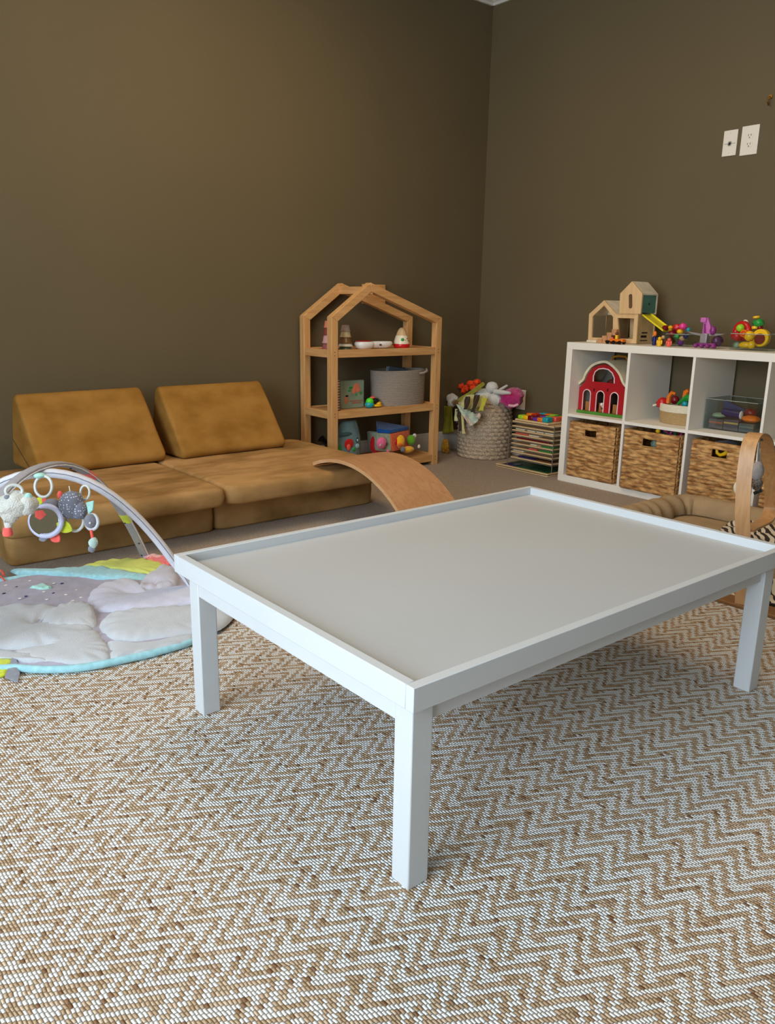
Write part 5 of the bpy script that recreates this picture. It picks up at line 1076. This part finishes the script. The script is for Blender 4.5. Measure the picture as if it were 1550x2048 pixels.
def puff(poly, h, nm, m, seed=0, z0=.026, pinch=()):
    """padded quilted shape: outline on the mat, raised towards the middle"""
    P = smooth_path([f_(x, y, z0) for x, y in poly+[poly[0]]], 5)[:-1]; cx = sum(p.x for p in P)/len(P); cy = sum(p.y for p in P)/len(P)
    V = []; F = []; K = len(P); prof = [(1, 0), (.985, .28), (.95, .52), (.88, .74), (.78, .88), (.62, .97), (.42, 1.0), (.2, 1), (.02, 1)]
    pin = [f_(x, y, z0) for x, y in pinch]
    for k, hz in prof:
        for p in P:
            x = cx+(p.x-cx)*k; y = cy+(p.y-cy)*k; z = z0-.004+h*hz*(1+.25*mnoise.noise(Vector((x*7, y*7, seed))))
            edge = (1-k)*k*4; ang_ = math.atan2(y-cy, x-cx)
            z += .0042*math.sin(ang_*17+seed+4*mnoise.noise(Vector((x*4, y*4, seed))))*max(0, 1-abs(k-.85)*4)
            for q in pin:
                d = math.hypot(x-q.x, y-q.y); z -= (h*.8)*math.exp(-(d/.03)**2)+.003*math.sin(math.atan2(y-q.y, x-q.x)*7)*math.exp(-(d/.07)**2)
            V.append(Vector((x, y, max(z, RZ+.012))))
    for j in range(len(prof)-1):
        for i in range(K): F.append((j*K+i, j*K+(i+1) % K, (j+1)*K+(i+1) % K, (j+1)*K+i))
    F.append(tuple((len(prof)-1)*K+i for i in range(K)))
    return MB().add(V, F).build(nm, m, ag)
puff([(-120, 1290), (-60, 1230), (20, 1213), (80, 1211), (118, 1216), (128, 1240), (180, 1250), (186, 1262), (168, 1290), (104, 1296), (80, 1298), (-10, 1305), (-80, 1320)], .024, 'cloud_puff', M_puff, 1, pinch=[(78, 1247)])
puff([(82, 1250), (110, 1222), (140, 1212), (176, 1214), (190, 1226), (190, 1258), (130, 1262), (100, 1262)], .030, 'cloud_puff', M_puff, 2)
puff([(104, 1264), (188, 1262), (210, 1284), (222, 1300), (214, 1322), (150, 1330), (60, 1322), (20, 1306), (80, 1300), (100, 1290)], .018, 'cloud_puff', M_puff, 3)
puff([(-140, 1330), (-60, 1300), (0, 1303), (60, 1310), (100, 1322), (60, 1326), (0, 1322), (-80, 1345)], .014, 'cloud_puff', M_puff, 8)
puff([(196, 1256), (210, 1236), (250, 1226), (320, 1220), (400, 1216), (470, 1222), (440, 1258), (380, 1272), (300, 1284), (250, 1287), (212, 1276)], .026, 'cloud_puff', M_puff, 4)
puff([(212, 1288), (250, 1290), (330, 1284), (395, 1270), (380, 1284), (320, 1300), (250, 1316), (220, 1318)], .016, 'cloud_puff', M_puff, 5)
puff([(173, 1205), (182, 1186), (216, 1168), (262, 1164), (272, 1186), (320, 1188), (400, 1180), (470, 1184), (470, 1212), (380, 1216), (290, 1224), (200, 1226), (178, 1216)], .028, 'cloud_puff', mat('lilac_velour', (204, 202, 216), 1, .04, 25, bump=.6, bscale=380, sheen=.3, spec=.1), 6, pinch=[(258, 1192)])
puff([(268, 1188), (282, 1168), (302, 1150), (330, 1134), (350, 1140), (358, 1162), (352, 1176), (320, 1186), (286, 1190)], .030, 'cloud_puff', mat('lilac_velour', (0, 0, 0)), 7, pinch=[(304, 1172)])
puff([(20, 1141), (80, 1143), (140, 1140), (200, 1136), (250, 1146), (300, 1152), (298, 1163), (250, 1163), (170, 1158), (100, 1152), (40, 1150)], .020, 'blue_swirl', M_lblue, 9)
lf = lambda poly, nm, m, s_: puff(poly, .012, nm, m, s_, z0=.030)
lf([(160, 1134), (190, 1124), (230, 1118), (290, 1119), (330, 1130), (318, 1144), (302, 1150), (262, 1144), (210, 1138)], 'lime_leaf', mat('lime_velour', (214, 222, 118), 1, .05, 25, bump=.5, bscale=300), 11)
lf([(290, 1117), (312, 1112), (340, 1116), (352, 1128), (330, 1131), (306, 1126)], 'coral_leaf', cloth('coral_velour', (250, 120, 116)), 12)
lf([(286, 1114), (306, 1111), (330, 1114), (310, 1120)], 'pink_edge', cloth('pink_edge_fabric', (246, 190, 190)), 13)
lf([(58, 1176), (84, 1170), (104, 1176), (84, 1180)], 'mint_leaf', M_mint, 14)
k = 0
for x, y, c_ in ((8, 1188, 'd'), (33, 1173, 'd'), (52, 1194, 'd'), (124, 1167, 'd'), (178, 1172, 'd'), (107, 1186, 'd'), (60, 1162, 'w'), (12, 1172, 'w'), (40, 1198, 'w'), (88, 1184, 'w'), (108, 1168, 'w'), (132, 1190, 'w'), (162, 1196, 'w'), (200, 1172, 'w'), (26, 1215, 'w'), (146, 1202, 'w'), (2, 1216, 'w'), (72, 1174, 'w'), (94, 1200, 'w'), (152, 1178, 'w')):
    p = f_(x, y, .03); MB().ball((p.x, p.y, matz(p.x, p.y)+.0005), (.006, .005, .0015), 8).build('printed_dot', pl('navy') if c_ == 'd' else pl('white'), ag)
mg_ = cloth('grey_corner', (146, 148, 158))
p0 = f_(-40, 1322, .03); 
MB().grid(lambda u, v: Vector(((f_(-60, 1315, .03)*(1-u)+f_(28, 1318, .03)*u)*(1-v)+(f_(-60, 1365, .015)*(1-u)+f_(10, 1352, .015)*u)*v)), 8, 6).build('lime_tab', M_lime, ag, solid=.006)
MB().prism([f_(24, 1318, .032), f_(32, 1316, .032), f_(40, 1348, .013), f_(36, 1366, .012), f_(10, 1356, .013)], (0, 0, .004)).build('grey_tab', mg_, ag)
MB().tube([f_(-8, 1140, .03), f_(4, 1142, .04), f_(8, 1150, .035)], .004, 6).tube([f_(-8, 1146, .03), f_(4, 1155, .035), f_(10, 1162, .03)], .003, 6).build('orange_fringe', pl('coral'), ag)
# arches
def arch_(A, B, H, w_, th_, nm, label_m, sag=1.0, n=40, pw=2.3):
    A = Vector(A); B = Vector(B); mid = (A+B)/2; half = (B-A)/2; P = []; Wl = []; TT = []
    nrm = Vector((-half.y, half.x, 0)).normalized()
    for i in range(n+1):
        t = PI*i/n; c = math.cos(t); s_ = math.sin(t)
        u = -c; z = H*max(0, 1-abs(c)**pw); P.append(Vector((mid.x+half.x*u, mid.y+half.y*u, A.z+z)))
    for i in range(n+1):
        k_ = 1 if nm == 'b' else max(.3, min(1, (P[i].z-A.z)/.15+.25)); t_ = (P[min(i+1, n)]-P[max(i-1, 0)]).normalized(); Wl.append(nrm*w_*k_); TT.append(nrm.cross(t_).normalized()*th_*k_)
    return P, Wl, TT
AZ0 = RZ+.02
P1, W1, T1 = arch_((1.075, 2.29, AZ0), (.285, 2.59, AZ0), .418, .0175, .0135, 'a', None, pw=2.1)
P2, W2, T2 = arch_((1.105, 2.745, AZ0), (.275, 2.15, AZ0), .436, .0165, .009, 'b', None, pw=2.15)
def padded(P, Wl, TT, nm, m, par):
    mbb = MB(); V = []; F = []; n = 14
    for p, w_, t_ in zip(P, Wl, TT):
        for j in range(n): a = 2*PI*j/n; V.append(p+w_*math.copysign(abs(math.cos(a))**.7, math.cos(a))+t_*math.copysign(abs(math.sin(a))**.7, math.sin(a)))
    for i in range(len(P)-1):
        for j in range(n): F.append((i*n+j, i*n+(j+1) % n, (i+1)*n+(j+1) % n, (i+1)*n+j))
    F.append(tuple(range(n))); F.append(tuple((len(P)-1)*n+j for j in range(n-1, -1, -1)))
    return mbb.add(V, F).build(nm, m, par)
g1 = thing('gym_arch', (.68, 2.44, AZ0), 'white fabric arch of the baby gym nearest the table', 'gym arch')
sl1 = padded(P1, W1, T1, 'sleeve', mat('white_dash_fabric', (224, 222, 230), .9, .04, 60, bump=.4, bscale=300), g1)
MB().tube([p+w_*.98-t_*.3 for p, w_, t_ in zip(P1, W1, T1)], .0013, 6).build('grey_piping', cloth('piping_grey', (130, 130, 140)), sl1)
MB().tube([p-w_*.98-t_*.3 for p, w_, t_ in zip(P1, W1, T1)], .0013, 6).build('grey_piping', cloth('piping_grey', (0, 0, 0)), sl1)
g2 = thing('gym_arch', (.68, 2.44, AZ0), 'grey fabric arch of the baby gym crossing over the white one', 'gym arch')
sl2 = padded(P2, W2, T2, 'sleeve', mat('warm_grey_fabric', (164, 158, 160), .9, .04, 60, bump=.4, bscale=300), g2)
MB().tube([p+w_*.98+t_*.2 for p, w_, t_ in zip(P2, W2, T2)], .0022, 6).build('white_piping', cloth('piping_white', (226, 224, 226)), sl2)
MB().tube([p-w_*.98+t_*.2 for p, w_, t_ in zip(P2, W2, T2)], .0022, 6).build('white_piping', cloth('piping_white', (0, 0, 0)), sl2)
for i, c_, nm in ((14, M_coral, 'coral_stripe'), (8, M_lime, 'lime_stripe')):
    padded(P2[i:i+2], [w_*1.06 for w_ in W2[i:i+2]], [t_*1.1 for t_ in T2[i:i+2]], nm, c_, sl2)
for i in range(2, 38, 3):
    sd = 1 if i % 2 else -1; MB().ball(P2[i]+W2[i]*.4*sd+T2[i]*1.0, (.004, .004, .003), 8).build('printed_dot', pl('navy'), sl2)
# toys of the gym; D = distance along the viewing axis
def h_(x, y, D): return at_d(x, y, D)
def ring(x, y, rx, ry, D, r, m, nm, par, tilt=0):
    P = [h_(x+rx*math.cos(a_), y+ry*math.sin(a_), D+tilt*math.cos(a_)) for a_ in [2*PI*i/28 for i in range(28)]]; return MB().tube(P, r, 10, True).build(nm, m, par)
M_link = mat('translucent_link', (212, 214, 208), .3, .03)
D0 = 2.26
mt_ = thing('mirror_toy', h_(91, 1015, D0), 'round baby mirror with lilac rim hanging under the crossing arches', 'hanging toy')
ring(87, 973, 17, 21, D0, .0042, M_link, 'link_ring', mt_)
MB().ball(h_(80, 951, D0), (.018, .014, .008), 12).build('mint_tab', M_mint, mt_)
MB().prism([h_(84, 991, D0), h_(92, 992, D0), h_(92, 1006, D0), h_(85, 1005, D0)], (0, .004, 0)).build('coral_strap', M_coral, mt_)
mrm = ring(92, 1042, 31, 30, D0-.01, .0075, plastic('lilac_rim', (206, 208, 236)), 'mirror_rim', mt_)
_d = ray(92, 1042).normalized(); _x = _d.cross(Vector((0, 0, 1))).normalized(); _y = _x.cross(_d); Pm = [h_(92, 1042, D0-.010)+_x*.043*math.cos(a_)+_y*.0415*math.sin(a_) for a_ in [2*PI*i/32 for i in range(32)]]
m_ = mat('baby_mirror', (220, 222, 222), .03, .0, metal=1.0); MB().prism(Pm, _d*.004).build('mirror', m_, mrm, smooth=False)
def petal(c_, L, w_, ang_, D, m, nm, par):
    P = []
    for t in [i/10 for i in range(11)]: P.append((t*L, w_*math.sin(PI*t)**.8))
    for t in [i/10 for i in range(9, 0, -1)]: P.append((t*L, -w_*math.sin(PI*t)**.8))
    return MB().prism([h_(c_[0]+u*math.cos(ang_)-v*math.sin(ang_), c_[1]+u*math.sin(ang_)+v*math.cos(ang_), D) for u, v in P], CF*.006).build(nm, m, par, bevel=.0015)
petal((100, 1066), 26, 10, .75, D0, M_coral, 'coral_petal', mt_); petal((112, 1046), 36, 12, .45, D0, M_lime, 'lime_petal', mt_); petal((112, 1025), 26, 9, -.35, D0, M_mint, 'mint_petal', mt_); petal((84, 1070), 14, 9, 1.3, D0, M_greyfab, 'grey_petal', mt_); petal((60, 1012), 36, 8, -.5, D0+.01, M_lime, 'lime_petal', mt_)
MB().prism([h_(x, y, D0-.022) for x, y in ((70, 1022), (84, 1020), (92, 1030), (80, 1040), (70, 1034))], CF*.004).build('coral_beak', M_coral, mt_)
MB().ball(h_(103, 1012, D0+.012), (.026, .02, .022), 14).build('grey_cap', M_greyfab, mt_)
# sheep/cloud plush
cp = thing('cloud_plush', h_(30, 1010, 2.10), 'fluffy pale grey cloud plush with coral foot hanging at the left', 'hanging toy'); D1 = 2.12
MB().ball(h_(34, 1008, D1), (.045, .035, .034), 22, jit=.25, seed=4).ball(h_(12, 1014, D1), (.03, .03, .03), 18, jit=.25, seed=5).ball(h_(54, 1010, D1), (.028, .025, .026), 18, jit=.2, seed=6).ball(h_(20, 1030, D1), (.024, .022, .022), 16, jit=.3, seed=7).build('body', M_whiteplush, cp)
MB().lathe([(.012, 0), (.0135, .006), (.011, .018), (.009, .022)], h_(16, 1071, D1), 14).build('coral_foot', M_coral, cp)
MB().cyl(h_(17, 1058, D1), h_(17, 1045, D1), .009, .012, 14).build('ankle', M_whiteplush, cp)
MB().ball(h_(57, 995, D1-.01), (.011, .006, .013), 12).build('mint_ear', M_mint, cp); MB().ball(h_(14, 994, D1-.03), (.008, .006, .006), 10).build('grey_tuft', M_greyfab, cp)
ring(28, 982, 17, 12, D1-.02, .0042, M_link, 'link_ring', cp, .01)
# grey polka dot plush
def polka():
    m = bpy.data.materials.new('grey_polka_fabric'); m.use_nodes = True; nt = m.node_tree; N = nt.nodes; L = nt.links; b = N['Principled BSDF']; b.inputs['Roughness'].default_value = .9
    tc = N.new('ShaderNodeTexCoord'); v = N.new('ShaderNodeTexVoronoi'); v.inputs['Scale'].default_value = 150; v.inputs['Randomness'].default_value = .5; L.new(tc.outputs['Object'], v.inputs[0])
    r = N.new('ShaderNodeValToRGB'); r.color_ramp.elements[0].position = .24; r.color_ramp.elements[1].position = .3; r.color_ramp.elements[0].color = (*lin((228, 228, 236)), 1); r.color_ramp.elements[1].color = (*lin((122, 124, 138)), 1); L.new(v.outputs[0], r.inputs[0]); L.new(r.outputs[0], b.inputs['Base Color']); return m
hp_ = thing('polka_dot_plush', h_(142, 1000, 2.3), 'dark grey polka dot hedgehog-like plush hanging from the white arch', 'hanging toy'); D2 = 2.27
def dome(u, v): return None
V = []; F = []; nn = 20
MB().ball(h_(143, 1010, D2), (.036, .03, .042), 24, R=Matrix.Rotation(.15, 3, 'X')).ball(h_(158, 1020, D2), (.022, .022, .028), 18).build('body', polka(), hp_)
MB().tube([h_(138, 972, D2), h_(140, 982, D2)], .0012, 6).build('thread', pl('white'), hp_)
MB().ball(h_(120, 990, D2), (.008, .006, .012), 12).build('coral_ear', M_coral, hp_)
MB().prism([h_(171, 1005, D2), h_(187, 1001, D2), h_(186, 1020, D2), h_(176, 1029, D2)], CF*.008).build('mint_tail', M_mint, hp_, bevel=.002)
ring(150, 1042, 17, 20, D2+.02, .0045, M_link, 'clear_teether', hp_)
bt = thing('owl_rattle', h_(181, 1045, D2), 'small grey round rattle with orange strap and mint drop hanging on the right', 'hanging toy')
ring(170, 985, 9, 14, D2+.02, .0035, M_link, 'link_ring', bt)
MB().ball(h_(181, 1042, D2), (.018, .012, .021), 18).build('grey_head', M_greyfab, bt); ring(184, 1044, 12, 15, D2+.004, .005, plastic('pale_ring', (196, 196, 200)), 'ring', bt)
MB().ball(h_(180, 1046, D2-.012), .003, 8).build('eye', pl('white'), bt)
MB().tube([h_(182, 1060, D2), h_(185, 1076, D2)], .0045, 8).build('orange_strap', pl('coral'), bt)
MB().ball(h_(187, 1085, D2), (.014, .009, .015), 14, jit=.2).build('mint_drop', cloth('pale_mint_felt', (190, 212, 202)), bt); MB().ball(h_(184, 1097, D2+.005), (.011, .008, .011), 12, jit=.3).build('grey_drop', M_greyfab, bt)
